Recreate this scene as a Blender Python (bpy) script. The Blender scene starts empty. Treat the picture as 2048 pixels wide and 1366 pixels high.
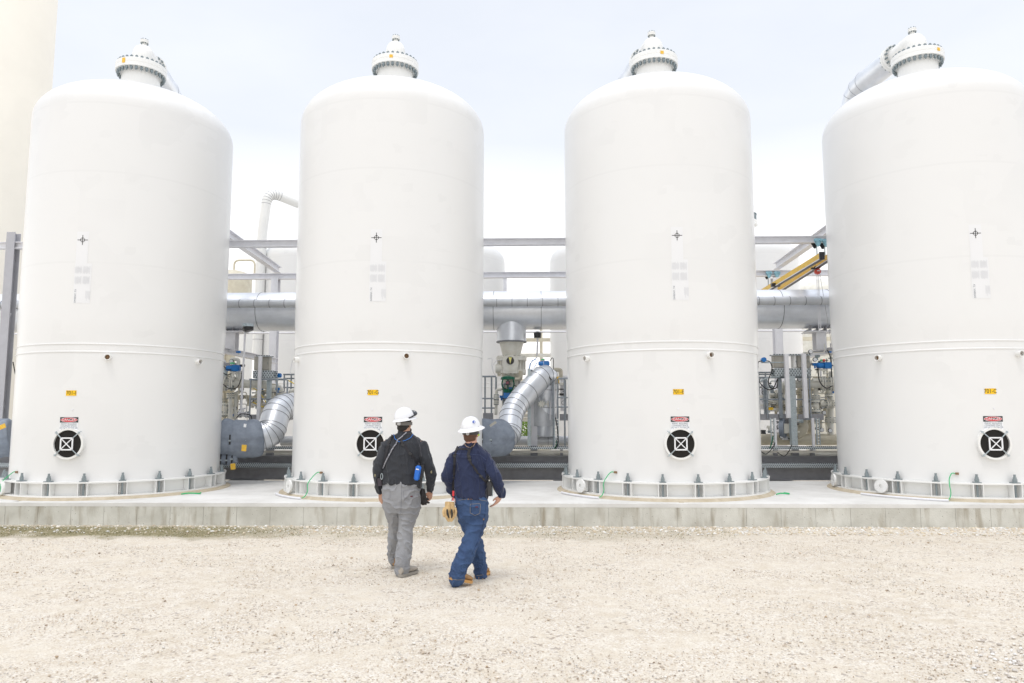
import bpy, bmesh, math, random
import numpy as np
from mathutils import Vector, Matrix, noise
random.seed(7)
C = bpy.context.scene.collection
PI = math.pi
sc = bpy.context.scene

# ------------------------------------------------------------------ camera model
F, YH, H = 1448.0, 830.0, 1.78
pitch = math.atan((YH-683)/F); yaw = math.radians(1.5); roll = -0.0012
fw = Vector((-math.sin(yaw)*math.cos(pitch), math.cos(yaw)*math.cos(pitch), math.sin(pitch)))
rt = Vector((math.cos(yaw), math.sin(yaw), 0)); up = rt.cross(fw)
RX = rt*math.cos(roll)+up*math.sin(roll); UX = -rt*math.sin(roll)+up*math.cos(roll)
CAM = Vector((0, 0, H))
def P(px, py, Y):
    """point at forward distance Y seen at photograph position px, py (2048 wide)"""
    d = fw + RX*((px-1024)/F) + UX*((683-py)/F)
    return CAM + d*(Y/d.y)
def G(px, py, z=0.0):
    d = fw + RX*((px-1024)/F) + UX*((683-py)/F)
    return CAM + d*((z-H)/d.z)
cam = bpy.data.cameras.new('camera'); co = bpy.data.objects.new('camera', cam); C.objects.link(co)
cam.sensor_width = 36; cam.lens = F/2048*36; cam.clip_end = 2000; cam.clip_start = .05
m = Matrix((RX, UX, -fw)).transposed().to_4x4(); m.translation = CAM; co.matrix_world = m
sc.camera = co

# ------------------------------------------------------------------ mesh builder
def basis(d):
    d = d.normalized(); a = Vector((0, 0, 1)) if abs(d.z) < .9 else Vector((1, 0, 0))
    u = a.cross(d).normalized(); return u, d.cross(u)
class MB:
    def __init__(s): s.v = []; s.f = []
    def add(s, vs, fs):
        n = len(s.v); s.v += [Vector(v) for v in vs]; s.f += [tuple(i+n for i in f) for f in fs]; return s
    def box(s, c, size, rz=0, M=None):
        c = Vector(c); hx, hy, hz = size[0]/2, size[1]/2, size[2]/2
        vs = [Vector((x, y, z)) for x in (-hx, hx) for y in (-hy, hy) for z in (-hz, hz)]
        if M is None: M = Matrix.Rotation(rz, 3, 'Z')
        return s.add([c+M@v for v in vs], [(0,1,3,2),(4,6,7,5),(0,4,5,1),(2,3,7,6),(0,2,6,4),(1,5,7,3)])
    def bx(s, x0, x1, y0, y1, z0, z1): return s.box(((x0+x1)/2,(y0+y1)/2,(z0+z1)/2),(abs(x1-x0),abs(y1-y0),abs(z1-z0)))
    def beam(s, a, b, w, h, upv=(0,0,1)):
        a, b = Vector(a), Vector(b); d = (b-a); L = d.length; d.normalize(); u = Vector(upv)
        if abs(u.dot(d)) > .95: u = Vector((0,1,0))
        x = d.cross(u).normalized(); z = x.cross(d).normalized()
        return s.box((a+b)/2, (w, L, h), M=Matrix((x, d, z)).transposed())
    def ibeam(s, a, b, w, h, t=.014, upv=(0,0,1)):
        a, b = Vector(a), Vector(b); d = (b-a).normalized(); u = Vector(upv)
        if abs(u.dot(d)) > .95: u = Vector((0,1,0))
        x = d.cross(u).normalized(); z = x.cross(d).normalized()
        s.beam(a+z*(h/2-t/2), b+z*(h/2-t/2), w, t, upv); s.beam(a-z*(h/2-t/2), b-z*(h/2-t/2), w, t, upv)
        return s.beam(a, b, t*.8, h-2*t, upv)
    def cyl(s, a, b, r0, r1=None, n=20, cap=True):
        a, b = Vector(a), Vector(b); r1 = r0 if r1 is None else r1; u, w = basis(b-a)
        vs = []
        for c, r in ((a, r0), (b, r1)):
            for i in range(n):
                t = 2*PI*i/n; vs.append(c+(u*math.cos(t)+w*math.sin(t))*r)
        fs = [(i, (i+1) % n, n+(i+1) % n, n+i) for i in range(n)]
        if cap: fs += [tuple(range(n-1, -1, -1)), tuple(range(n, 2*n))]
        return s.add(vs, fs)
    def disc(s, c, nrm, r, t, n=24, r_in=0):
        c, nrm = Vector(c), Vector(nrm).normalized(); a, b = c-nrm*t/2, c+nrm*t/2
        if not r_in: return s.cyl(a, b, r, n=n)
        u, w = basis(nrm); vs = []
        for cc in (a, b):
            for rr in (r_in, r):
                vs += [cc+(u*math.cos(2*PI*i/n)+w*math.sin(2*PI*i/n))*rr for i in range(n)]
        fs = []
        for i in range(n):
            j = (i+1) % n
            fs += [(i, j, n+j, n+i)[::-1], (2*n+i, 2*n+j, 3*n+j, 3*n+i), (n+i, n+j, 3*n+j, 3*n+i)[::1], (i, j, 2*n+j, 2*n+i)[::-1]]
        return s.add(vs, fs)
    def tube(s, pts, r, n=12, cap=True, cl=False):
        pts = [Vector(p) for p in pts]; rr = r if isinstance(r, (list, tuple)) else [r]*len(pts)
        k = len(pts); vs = []; u = None
        for i, p in enumerate(pts):
            if cl: d = pts[(i+1) % k]-pts[i-1]
            else: d = pts[min(i+1, k-1)]-pts[max(i-1, 0)]
            if d.length < 1e-9: d = Vector((0,0,1))
            d.normalize()
            if u is None: u, w = basis(d)
            else:
                u = (u-d*u.dot(d)); u = u.normalized() if u.length > 1e-6 else basis(d)[0]; w = d.cross(u)
            for j in range(n):
                t = 2*PI*j/n; vs.append(p+(u*math.cos(t)+w*math.sin(t))*rr[i])
        fs = []
        for i in range(k if cl else k-1):
            a, b = i*n, ((i+1) % k)*n
            fs += [(a+j, a+(j+1) % n, b+(j+1) % n, b+j) for j in range(n)]
        if cap and not cl: fs += [tuple(range(n-1, -1, -1)), tuple(range((k-1)*n, k*n))]
        return s.add(vs, fs)
    def sph(s, c, r, n=12, sc_=(1,1,1), M=None):
        c = Vector(c); vs = []; fs = []; k = max(4, n//2)
        for i in range(k+1):
            ph = -PI/2+PI*i/k
            for j in range(n):
                t = 2*PI*j/n; v = Vector((math.cos(ph)*math.cos(t)*sc_[0], math.cos(ph)*math.sin(t)*sc_[1], math.sin(ph)*sc_[2]))*r
                vs.append(c+(M@v if M is not None else v))
        for i in range(k):
            fs += [(i*n+j, i*n+(j+1) % n, (i+1)*n+(j+1) % n, (i+1)*n+j) for j in range(n)]
        return s.add(vs, fs)
    def lathe(s, prof, c=(0,0,0), n=48, close=True):
        c = Vector(c); vs = []; fs = []; k = len(prof)
        for r, z in prof:
            vs += [c+Vector((r*math.cos(2*PI*j/n), r*math.sin(2*PI*j/n), z)) for j in range(n)]
        for i in range(k-1):
            fs += [(i*n+j, i*n+(j+1) % n, (i+1)*n+(j+1) % n, (i+1)*n+j) for j in range(n)]
        return s.add(vs, fs)
    def loft(s, rings, cap=True):
        n = len(rings[0]); vs = [v for r in rings for v in r]; fs = []
        for i in range(len(rings)-1):
            fs += [(i*n+j, i*n+(j+1) % n, (i+1)*n+(j+1) % n, (i+1)*n+j) for j in range(n)]
        if cap: fs += [tuple(range(n-1, -1, -1)), tuple(range((len(rings)-1)*n, len(rings)*n))]
        return s.add(vs, fs)
    def prism(s, poly, d):
        d = Vector(d); n = len(poly); vs = [Vector(p) for p in poly]+[Vector(p)+d for p in poly]
        return s.add(vs, [tuple(range(n-1, -1, -1)), tuple(range(n, 2*n))]+[(i, (i+1) % n, n+(i+1) % n, n+i) for i in range(n)])
    def mesh(s, name, o=(0,0,0), smooth=35, merge=False):
        o = Vector(o); me = bpy.data.meshes.new(name); me.from_pydata([v-o for v in s.v], [], s.f)
        bm = bmesh.new(); bm.from_mesh(me)
        if merge: bmesh.ops.remove_doubles(bm, verts=bm.verts, dist=1e-4)
        bmesh.ops.recalc_face_normals(bm, faces=bm.faces); bm.to_mesh(me); bm.free()
        if smooth:
            me.shade_smooth(); me.set_sharp_from_angle(angle=math.radians(smooth))
        return me

ORG = {}
def props(o, label=None, cat=None, group=None, kind=None):
    for k, v in (('label', label), ('category', cat), ('group', group), ('kind', kind)):
        if v: o[k] = v
    return o
def thing(name, label, cat, loc=(0,0,0), group=None, kind=None):
    o = bpy.data.objects.new(name, None); C.objects.link(o); o.location = loc; o.empty_display_size = .2
    ORG[o.name] = Vector(loc); return props(o, label, cat, group, kind)
def part(mb, name, mat, parent, label=None, smooth=35, merge=False):
    """mesh built in world coordinates becomes a child of parent (no rotation anywhere up the chain)"""
    org = ORG[parent.name]; o = bpy.data.objects.new(name, mb.mesh(name, org, smooth, merge)); C.objects.link(o)
    o.data.materials.append(mat); o.parent = parent; ORG[o.name] = org.copy()
    if label: o['label'] = label
    return o
def solo(mb, name, mat, label, cat, loc=None, group=None, kind=None, smooth=35, merge=False):
    if loc is None:
        n = len(mb.v); c = sum(mb.v, Vector())/max(1, n); loc = (c.x, c.y, min(v.z for v in mb.v))
    loc = Vector(loc); o = bpy.data.objects.new(name, mb.mesh(name, loc, smooth, merge)); C.objects.link(o)
    o.data.materials.append(mat); o.location = loc; ORG[o.name] = loc; return props(o, label, cat, group, kind)
def inst(me, name, parent, loc, rz=0, mat=None):
    """another object of an already built mesh, placed in the parent's own coordinates"""
    o = bpy.data.objects.new(name, me); C.objects.link(o); o.parent = parent; o.location = loc; o.rotation_euler = (0,0,rz)
    if mat and not me.materials: me.materials.append(mat)
    ORG[o.name] = ORG[parent.name]+Vector(loc); return o
def copy_tree(o, parent=None):
    c = o.copy(); C.objects.link(c)
    if parent: c.parent = parent; c.matrix_parent_inverse = o.matrix_parent_inverse
    for ch in list(o.children): copy_tree(ch, c)
    return c
def arc(pts, rad=.3, n=8):
    """polyline with rounded corners"""
    pts = [Vector(p) for p in pts]; out = [pts[0]]
    for i in range(1, len(pts)-1):
        a, b, c = pts[i-1], pts[i], pts[i+1]; d0 = (a-b); d1 = (c-b)
        k = min(rad, d0.length*.49, d1.length*.49); p0 = b+d0.normalized()*k; p1 = b+d1.normalized()*k
        for j in range(n+1):
            t = j/n; out.append(p0*(1-t)**2+b*2*t*(1-t)+p1*t*t)
    return out+[pts[-1]]
def smooth_path(pts, n=8):
    pts = [Vector(p) for p in pts]; q = [pts[0]]+pts+[pts[-1]]; out = []
    for i in range(1, len(q)-2):
        a, b, c, d = q[i-1:i+3]
        for j in range(n):
            t = j/n; out.append(.5*((2*b)+(c-a)*t+(2*a-5*b+4*c-d)*t*t+(3*b-a-3*c+d)*t**3))
    return out+[pts[-1]]

# ------------------------------------------------------------------ materials
MATS = {}
def mat(name, col, rough=.5, metal=0, var=0, vscale=8, bump=0, bscale=40, col2=None, coat=0, sheen=0, stretch=None, detail=6):
    if name in MATS: return MATS[name]
    m = bpy.data.materials.new(name); m.use_nodes = True; nt = m.node_tree; b = nt.nodes['Principled BSDF']
    b.inputs['Base Color'].default_value = (*col, 1); b.inputs['Roughness'].default_value = rough; b.inputs['Metallic'].default_value = metal
    if sheen: b.inputs['Sheen Weight'].default_value = sheen; b.inputs['Sheen Roughness'].default_value = .4
    if coat: b.inputs['Coat Weight'].default_value = coat; b.inputs['Coat Roughness'].default_value = .15
    L = nt.links
    tc = nt.nodes.new('ShaderNodeTexCoord'); mp = nt.nodes.new('ShaderNodeMapping'); L.new(tc.outputs['Object'], mp.inputs[0])
    if stretch: mp.inputs['Scale'].default_value = stretch
    if var or col2:
        n = nt.nodes.new('ShaderNodeTexNoise'); n.inputs['Scale'].default_value = vscale; n.inputs['Detail'].default_value = detail; n.inputs['Roughness'].default_value = .6
        L.new(mp.outputs[0], n.inputs['Vector'])
        mr = nt.nodes.new('ShaderNodeMapRange'); mr.inputs['From Min'].default_value = .35; mr.inputs['From Max'].default_value = .65; L.new(n.outputs[0], mr.inputs[0])
        mx = nt.nodes.new('ShaderNodeMix'); mx.data_type = 'RGBA'; L.new(mr.outputs[0], mx.inputs[0])
        c2 = col2 or tuple(max(0, c*(1-var)) for c in col)
        mx.inputs[6].default_value = (*col, 1); mx.inputs[7].default_value = (*c2, 1); L.new(mx.outputs[2], b.inputs['Base Color'])
        m['_mix'] = mx.name
    if bump:
        n2 = nt.nodes.new('ShaderNodeTexNoise'); n2.inputs['Scale'].default_value = bscale; n2.inputs['Detail'].default_value = 5
        L.new(mp.outputs[0], n2.inputs['Vector']); bp = nt.nodes.new('ShaderNodeBump'); bp.inputs['Strength'].default_value = bump; bp.inputs['Distance'].default_value = .01
        L.new(n2.outputs[0], bp.inputs['Height']); L.new(bp.outputs[0], b.inputs['Normal'])
    MATS[name] = m; return m
WHITE = mat('white_paint', (.84,.84,.82), .32, var=.05, vscale=1.2, coat=.2)
EQW = mat('pipe_white_paint', (.80,.79,.73), .38, col2=(.68,.66,.58), vscale=5)
CREAM = mat('cream_paint', (.66,.62,.50), .4, col2=(.56,.51,.40), vscale=4)
SIL = mat('aluminium_jacket', (.82,.85,.90), .36, metal=.6, var=.12, vscale=3)
SILD = mat('dull_aluminium_jacket', (.64,.66,.69), .5, metal=.55, var=.15, vscale=4)
SEAM = mat('jacket_seam', (.22,.23,.25), .5, metal=.6)
STEEL = mat('grey_steel_paint', (.36,.36,.385), .5, col2=(.30,.30,.32), vscale=6)
STEELL = mat('light_grey_steel', (.82,.82,.85), .5, var=.08, vscale=5)
RAIL = mat('galvanised_rail', (.34,.38,.42), .45, metal=.4, var=.25, vscale=30)
GALV = mat('galvanised_plate', (.50,.56,.58), .42, metal=.35, col2=(.38,.44,.47), vscale=35)
BOLT = mat('zinc_bolt', (.30,.35,.37), .4, metal=.5, var=.3, vscale=60)
BLACK = mat('black_rubber', (.012,.012,.014), .5)
DARK = mat('dark_plastic', (.03,.03,.033), .4)
BLUE = mat('actuator_blue', (.02,.20,.58), .35, var=.2, vscale=20)
LBLUE = mat('light_blue_trolley', (.30,.55,.66), .4, var=.2, vscale=20)
GREEN = mat('actuator_green', (.0,.13,.07), .4, var=.2, vscale=20)
YEL = mat('crane_yellow', (.80,.50,.03), .42, var=.1, vscale=6)
TAGY = mat('tag_yellow', (.85,.52,.06), .6, var=.15, vscale=30)
SIGNY = mat('sign_yellow', (.90,.55,.0), .45)
INK = mat('black_lettering', (.03,.03,.03), .5)
INKG = mat('pale_grey_lettering', (.66,.67,.69), .6)
INKM = mat('grey_lettering', (.16,.19,.22), .6)
RED = mat('sign_red', (.62,.03,.04), .45)
WHITEP = mat('sign_white', (.85,.86,.88), .4)
JBOX = mat('junction_box_grey', (.46,.44,.39), .45, var=.08, vscale=9)
GREENW = mat('green_wire', (.03,.45,.16), .4)
ORG_R = mat('hook_red', (.70,.10,.07), .4)
RUST = mat('brown_stain', (.25,.15,.08), .7)
HOLE = mat('dark_hole', (.02,.018,.016), .9)
BLANK = mat('quilted_blanket_grey', (.26,.30,.36), .75, col2=(.20,.23,.28), vscale=7, bump=.5, bscale=25)
SPARK = mat('tower_cream', (.93,.89,.80), .5, var=.05, vscale=.6)
YPIPE = mat('yellow_hose', (.80,.60,.08), .4)
GLASSD = mat('lamp_lens', (.6,.6,.6), .25)

def perforated(name, col, sx, sz):
    m = bpy.data.materials.new(name); m.use_nodes = True; nt = m.node_tree; b = nt.nodes['Principled BSDF']; L = nt.links
    tc = nt.nodes.new('ShaderNodeTexCoord'); mp = nt.nodes.new('ShaderNodeMapping'); mp.inputs['Scale'].default_value = (sx, sx, sz)
    L.new(tc.outputs['Object'], mp.inputs[0])
    sp = nt.nodes.new('ShaderNodeSeparateXYZ'); L.new(mp.outputs[0], sp.inputs[0])
    def mth(op, a, bb=None):
        n = nt.nodes.new('ShaderNodeMath'); n.operation = op
        for i, q in enumerate((a, bb)):
            if q is None: continue
            if isinstance(q, (int, float)): n.inputs[i].default_value = q
            else: L.new(q, n.inputs[i])
        return n.outputs[0]
    row = mth('FLOOR', sp.outputs[2]); xo = mth('ADD', sp.outputs[0], mth('MULTIPLY', row, .5))
    fx = mth('ABSOLUTE', mth('SUBTRACT', mth('FRACT', xo), .5)); fz = mth('ABSOLUTE', mth('SUBTRACT', mth('FRACT', sp.outputs[2]), .5))
    hole = mth('MULTIPLY', mth('LESS_THAN', fx, .27), mth('LESS_THAN', fz, .26))
    mx = nt.nodes.new('ShaderNodeMix'); mx.data_type = 'RGBA'; L.new(hole, mx.inputs[0]); mx.inputs[6].default_value = (*col, 1); mx.inputs[7].default_value = (.05,.06,.07, 1)
    L.new(mx.outputs[2], b.inputs['Base Color']); b.inputs['Roughness'].default_value = .45; b.inputs['Metallic'].default_value = .3
    return m
PERF = perforated('perforated_tray', (.50,.55,.58), 22, 28)
PERF2 = perforated('perforated_box_tray', (.50,.55,.57), 16, 22)

def text_mesh(body, size, align='CENTER', font_bold=False, sx=1.0, space=1.0):
    cu = bpy.data.curves.new('t', 'FONT'); cu.body = body; cu.size = size; cu.align_x = align; cu.align_y = 'CENTER'; cu.space_line = space
    if font_bold: cu.offset = size*.022
    o = bpy.data.objects.new('t', cu); C.objects.link(o); dg = bpy.context.evaluated_depsgraph_get()
    me = bpy.data.meshes.new_from_object(o.evaluated_get(dg)); vs = [(v.co.x*sx, v.co.y) for v in me.vertices]; fs = [tuple(p.vertices) for p in me.polygons]
    bpy.data.objects.remove(o); bpy.data.curves.remove(cu); bpy.data.meshes.remove(me)
    return vs, fs
# ------------------------------------------------------------------ ground
def ground_mat():
    m = bpy.data.materials.new('gravel_ground'); m.use_nodes = True; nt = m.node_tree; b = nt.nodes['Principled BSDF']; L = nt.links
    tc = nt.nodes.new('ShaderNodeTexCoord').outputs['Object']
    def N(scale, detail=6, rough=.6, vec=tc):
        n = nt.nodes.new('ShaderNodeTexNoise'); n.inputs['Scale'].default_value = scale; n.inputs['Detail'].default_value = detail; n.inputs['Roughness'].default_value = rough; L.new(vec, n.inputs['Vector']); return n.outputs[0]
    def V(scale, feat='F1', out='Color'):
        n = nt.nodes.new('ShaderNodeTexVoronoi'); n.inputs['Scale'].default_value = scale; n.feature = feat; L.new(tc, n.inputs['Vector']); return n.outputs[out]
    def MR(v, a, c, lo=0, hi=1):
        n = nt.nodes.new('ShaderNodeMapRange'); n.inputs['From Min'].default_value = a; n.inputs['From Max'].default_value = c; n.inputs['To Min'].default_value = lo; n.inputs['To Max'].default_value = hi; L.new(v, n.inputs[0]); return n.outputs[0]
    def MX(f, a, c, mode='MIX'):
        n = nt.nodes.new('ShaderNodeMix'); n.data_type = 'RGBA'; n.blend_type = mode
        if isinstance(f, float): n.inputs[0].default_value = f
        else: L.new(f, n.inputs[0])
        for i, q in ((6, a), (7, c)):
            if isinstance(q, tuple): n.inputs[i].default_value = (*q, 1)
            else: L.new(q, n.inputs[i])
        return n.outputs[2]
    def MM(op, a, c):
        n = nt.nodes.new('ShaderNodeMath'); n.operation = op
        for i, q in ((0, a), (1, c)):
            if isinstance(q, (int, float)): n.inputs[i].default_value = q
            else: L.new(q, n.inputs[i])
        return n.outputs[0]
    base = MX(MR(N(.45, 6, .7), .38, .62), (.72,.655,.55), (.61,.54,.435))
    base = MX(MR(N(6, 7), .4, .62), base, (.74,.69,.60))
    base = MX(MR(N(70, 5), .48, .66, 0, .6), base, (.44,.36,.28))
    # grit: cells of small stones with their own colours
    sep = nt.nodes.new('ShaderNodeSeparateColor'); L.new(V(75), sep.inputs[0])
    grit = MX(sep.outputs[1], (.47,.385,.295), (.79,.76,.70))
    gm = MM('MULTIPLY', MM('GREATER_THAN', sep.outputs[0], .55), MR(N(2.2, 5), .36, .56))
    base = MX(gm, base, grit)
    sep2 = nt.nodes.new('ShaderNodeSeparateColor'); L.new(V(38), sep2.inputs[0])
    gm2 = MM('MULTIPLY', MM('GREATER_THAN', sep2.outputs[0], .93), MR(N(1.3, 5), .45, .58))
    base = MX(gm2, base, MX(sep2.outputs[2], (.30,.235,.175), (.50,.45,.40)))
    # moss along the foot of the wall
    xyz = nt.nodes.new('ShaderNodeSeparateXYZ'); L.new(tc, xyz.inputs[0])
    wob = MM('ADD', xyz.outputs[1], MM('MULTIPLY', MM('SUBTRACT', N(1.1, 4), .5), 1.9))
    strip = MM('MULTIPLY', MR(wob, 10.55, 10.95), MR(xyz.outputs[1], 11.88, 11.6, .25, 1))
    leftm = MR(xyz.outputs[0], -3.4, -4.9, .32, 1)
    rightf = MR(xyz.outputs[0], 4.2, 1.2, 0, 1)
    mm = MM('MULTIPLY', MM('MULTIPLY', strip, leftm), MM('MULTIPLY', rightf, MR(N(9, 6, .7), .22, .46)))
    base = MX(mm, base, MX(MR(N(30, 3), .4, .6), (.18,.17,.085), (.33,.28,.17)))
    L.new(base, b.inputs['Base Color']); b.inputs['Roughness'].default_value = .9; b.inputs['Specular IOR Level'].default_value = .25
    h = MM('ADD', MM('MULTIPLY', V(75, out='Distance'), -.35), MM('ADD', MM('MULTIPLY', N(24, 6), .8), MM('MULTIPLY', N(3, 3), .7)))
    bp = nt.nodes.new('ShaderNodeBump'); bp.inputs['Strength'].default_value = .55; bp.inputs['Distance'].default_value = .02; L.new(h, bp.inputs['Height']); L.new(bp.outputs[0], b.inputs['Normal'])
    return m
GM = ground_mat()
mb = MB()
xs = [-400, -60, -20]+[-14+.5*i for i in range(57)]+[20, 60, 400]; ys = [-60, -5, 2]+[3+.3*i for i in range(31)]+[14, 30, 80, 600]
vs = []
for y in ys:
    for x in xs:
        z = 0
        if 3 < y < 11.3 and abs(x) < 14: z = .012*(noise.noise(Vector((x*.8, y*.8, 3)))) - .006
        vs.append((x, y, z))
nx = len(xs)
mb.add(vs, [(j*nx+i, j*nx+i+1, (j+1)*nx+i+1, (j+1)*nx+i) for j in range(len(ys)-1) for i in range(nx-1)])
g = solo(mb, 'ground', GM, None, None, loc=(0,0,0), kind='structure', smooth=60)
g['label'] = 'pale cream crushed limestone yard'

# loose stones lying on the yard
def pebbles(name, n, place, cols, label, seed, kind='stuff'):
    rs = np.random.RandomState(seed); ico = bmesh.new(); bmesh.ops.create_icosphere(ico, subdivisions=1, radius=1)
    bv = np.array([v.co[:] for v in ico.verts]); bf = np.array([[v.index for v in f.verts] for f in ico.faces]); ico.free()
    V = []; Fc = []; CO = []; k = len(bv)
    for i in range(n):
        x, y, s = place(rs); a = rs.rand()*6.28; j = bv*(1+.28*(rs.rand(k, 1)-.5)); sc3 = np.array([1+.5*rs.rand(), .7+.4*rs.rand(), .45+.35*rs.rand()])*s
        j = j*sc3; ca, sa = math.cos(a), math.sin(a)
        q = np.stack([j[:,0]*ca-j[:,1]*sa+x, j[:,0]*sa+j[:,1]*ca+y, j[:,2]+s*.22], 1)
        V.append(q); Fc.append(bf+i*k); c = cols[rs.randint(len(cols))]; f = .85+.3*rs.rand(); CO.append(np.tile(np.array([c[0]*f, c[1]*f, c[2]*f, 1]), (k, 1)))
    V = np.concatenate(V); Fc = np.concatenate(Fc); CO = np.concatenate(CO)
    me = bpy.data.meshes.new(name); me.vertices.add(len(V)); me.vertices.foreach_set('co', V.astype(np.float32).ravel())
    me.loops.add(len(Fc)*3); me.loops.foreach_set('vertex_index', Fc.astype(np.int32).ravel())
    me.polygons.add(len(Fc)); me.polygons.foreach_set('loop_start', np.arange(0, len(Fc)*3, 3, dtype=np.int32)); me.update(calc_edges=True)
    ca = me.color_attributes.new('stone_colour', 'FLOAT_COLOR', 'POINT'); ca.data.foreach_set('color', CO.astype(np.float32).ravel())
    me.shade_smooth()
    m = bpy.data.materials.get('loose_stone')
    if not m:
        m = bpy.data.materials.new('loose_stone'); m.use_nodes = True; b = m.node_tree.nodes['Principled BSDF']; at = m.node_tree.nodes.new('ShaderNodeAttribute'); at.attribute_name = 'stone_colour'
        m.node_tree.links.new(at.outputs['Color'], b.inputs['Base Color']); b.inputs['Roughness'].default_value = .85
    me.materials.append(m); o = bpy.data.objects.new(name, me); C.objects.link(o); props(o, label, None, None, kind); return o
COLS = [(.66,.60,.53)]*6+[(.58,.49,.39)]*4+[(.72,.69,.64)]*3+[(.46,.35,.24)]*2+[(.42,.39,.36)]+[(.30,.23,.17)]
def pl_yard(rs):
    y = 3.6+7.6*rs.rand()**1.0; x = (rs.rand()-.5)*2*(y*.76+.5)
    while noise.noise(Vector((x*.9, y*1.4, 0))) < .3*(rs.rand()-.6): y = 3.6+7.6*rs.rand(); x = (rs.rand()-.5)*2*(y*.76+.5)
    return x, y, .0032+.0048*rs.rand()**2.4+(.010*rs.rand() if rs.rand() < .03 else 0)
pebbles('loose_gravel', 26000, pl_yard, COLS, 'loose grit and small stones scattered over the pale yard', 3)
def pl_patch(rs):
    while True:
        x, y = 2.5+4*rs.rand(), 3.8+3.2*rs.rand()
        if (x-4.7)**2/2.6+(y-5.2)**2/1.25 < .4+.7*rs.rand() : return x, y, .007+.012*rs.rand()**2
pebbles('coarse_gravel_patch', 2600, pl_patch, [(.74,.71,.67),(.66,.62,.57),(.55,.50,.45),(.80,.79,.77)], 'patch of coarser pale crushed stone at the right of the yard', 5)
def pl_wall(rs):
    x = -9.5+19*rs.rand()
    while x < -3.6 and rs.rand() < .62: x = -9.5+19*rs.rand()
    y = 11.82-.75*rs.rand()**1.7; return x, y, .008+.018*rs.rand()**3
pebbles('wall_foot_gravel', 5200, pl_wall, [(.76,.74,.70),(.72,.66,.56),(.80,.79,.76),(.58,.49,.37),(.66,.58,.44)], 'coarse pale gravel banked along the foot of the concrete slab', 9)
# short grass
rs = np.random.RandomState(4); mb = MB()
for i in range(5200):
    x = -9.5+6.3*rs.rand() if rs.rand() < .72 else -3.2+6.2*rs.rand(); y = 10.75+.95*rs.rand()
    if noise.noise(Vector((x*2, y*4, 5))) < -.05+.25*(rs.rand()-.5): continue
    a = rs.rand()*6.28; h = .008+.018*rs.rand(); w = .006; dx, dy = math.cos(a)*w, math.sin(a)*w
    mb.add([(x-dx, y-dy, .002), (x+dx, y+dy, .002), (x+dy*2, y-dx*2, h)], [(0, 1, 2)])
mg = mat('moss_green', (.17,.17,.07), .8, col2=(.30,.26,.14), vscale=3)
solo(mb, 'moss', mg, 'thin strip of olive moss and weeds below the concrete slab', None, loc=(0,11,0), kind='stuff', smooth=0)

# ------------------------------------------------------------------ concrete slab
def conc(name, c1, c2, c3):
    m = mat(name, c1, .85, col2=c2, vscale=2.2, bump=.35, bscale=55, detail=9); nt = m.node_tree; L = nt.links
    tc = nt.nodes.new('ShaderNodeTexCoord').outputs['Object']; mp = nt.nodes.new('ShaderNodeMapping'); mp.inputs['Scale'].default_value = (1.3, 1.3, .22); L.new(tc, mp.inputs[0])
    n = nt.nodes.new('ShaderNodeTexNoise'); n.inputs['Scale'].default_value = 6; n.inputs['Detail'].default_value = 8; L.new(mp.outputs[0], n.inputs['Vector'])
    mr = nt.nodes.new('ShaderNodeMapRange'); mr.inputs['From Min'].default_value = .52; mr.inputs['From Max'].default_value = .75; L.new(n.outputs[0], mr.inputs[0])
    mx = nt.nodes.new('ShaderNodeMix'); mx.data_type = 'RGBA'; L.new(mr.outputs[0], mx.inputs[0]); L.new(nt.nodes[m['_mix']].outputs[2], mx.inputs[6]); mx.inputs[7].default_value = (*c3, 1)
    v = nt.nodes.new('ShaderNodeTexVoronoi'); v.inputs['Scale'].default_value = 16; L.new(tc, v.inputs['Vector']); lt = nt.nodes.new('ShaderNodeMath'); lt.operation = 'LESS_THAN'; lt.inputs[1].default_value = .085; L.new(v.outputs['Distance'], lt.inputs[0])
    mx2 = nt.nodes.new('ShaderNodeMix'); mx2.data_type = 'RGBA'; L.new(lt.outputs[0], mx2.inputs[0]); L.new(mx.outputs[2], mx2.inputs[6]); mx2.inputs[7].default_value = (.20,.19,.16, 1)
    L.new(mx2.outputs[2], nt.nodes['Principled BSDF'].inputs['Base Color']); return m
CONC = conc('cast_concrete', (.66,.655,.60), (.50,.49,.435), (.33,.29,.22))
CTOP = mat('slab_top_concrete', (.76,.755,.735), .85, col2=(.64,.63,.605), vscale=1.6, bump=.2, bscale=60)
GROUT = mat('tan_grout', (.56,.49,.38), .85, col2=(.47,.40,.29), vscale=7)
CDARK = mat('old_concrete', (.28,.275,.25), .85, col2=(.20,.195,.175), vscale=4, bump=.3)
ZT = .36; YC = 14.09; TX = [-8.01, -2.75, 2.51, 7.77]
slab = thing('concrete_slab', 'long low cast concrete slab carrying the four white tanks', 'concrete slab', (0,11.9,0))
mb = MB(); mb.bx(-30, 30, 11.878, 16.0, -.3, .30)
x = -30
while x < 30:
    mb.bx(x+.003, x+.545, 11.87, 11.877, -.1, .352); x += .548
part(mb, 'front_face', CONC, slab)
NOT = [-8.58, -2.78, 2.44, 7.72]
mb = MB(); mb.bx(-30, 30, 11.866, 12.02, .301, ZT); xx = [-30]+[v for n_ in NOT for v in (n_-.045, n_+.045)]+[30]
for i in range(0, len(xx), 2): mb.bx(xx[i], xx[i+1], 12.02, 12.30, .301, ZT)
mb.bx(-30, 30, 12.30, 15.95, .301, ZT)
part(mb, 'slab_top', CTOP, slab)
for tx in TX:
    mb = MB(); mb.lathe([(1.55,ZT-.02),(2.03,ZT-.02),(2.01,ZT+.015),(1.955,ZT+.045),(1.55,ZT+.045)], (tx,YC,0), 72); part(mb, 'grout_bed', GROUT, slab)

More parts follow.
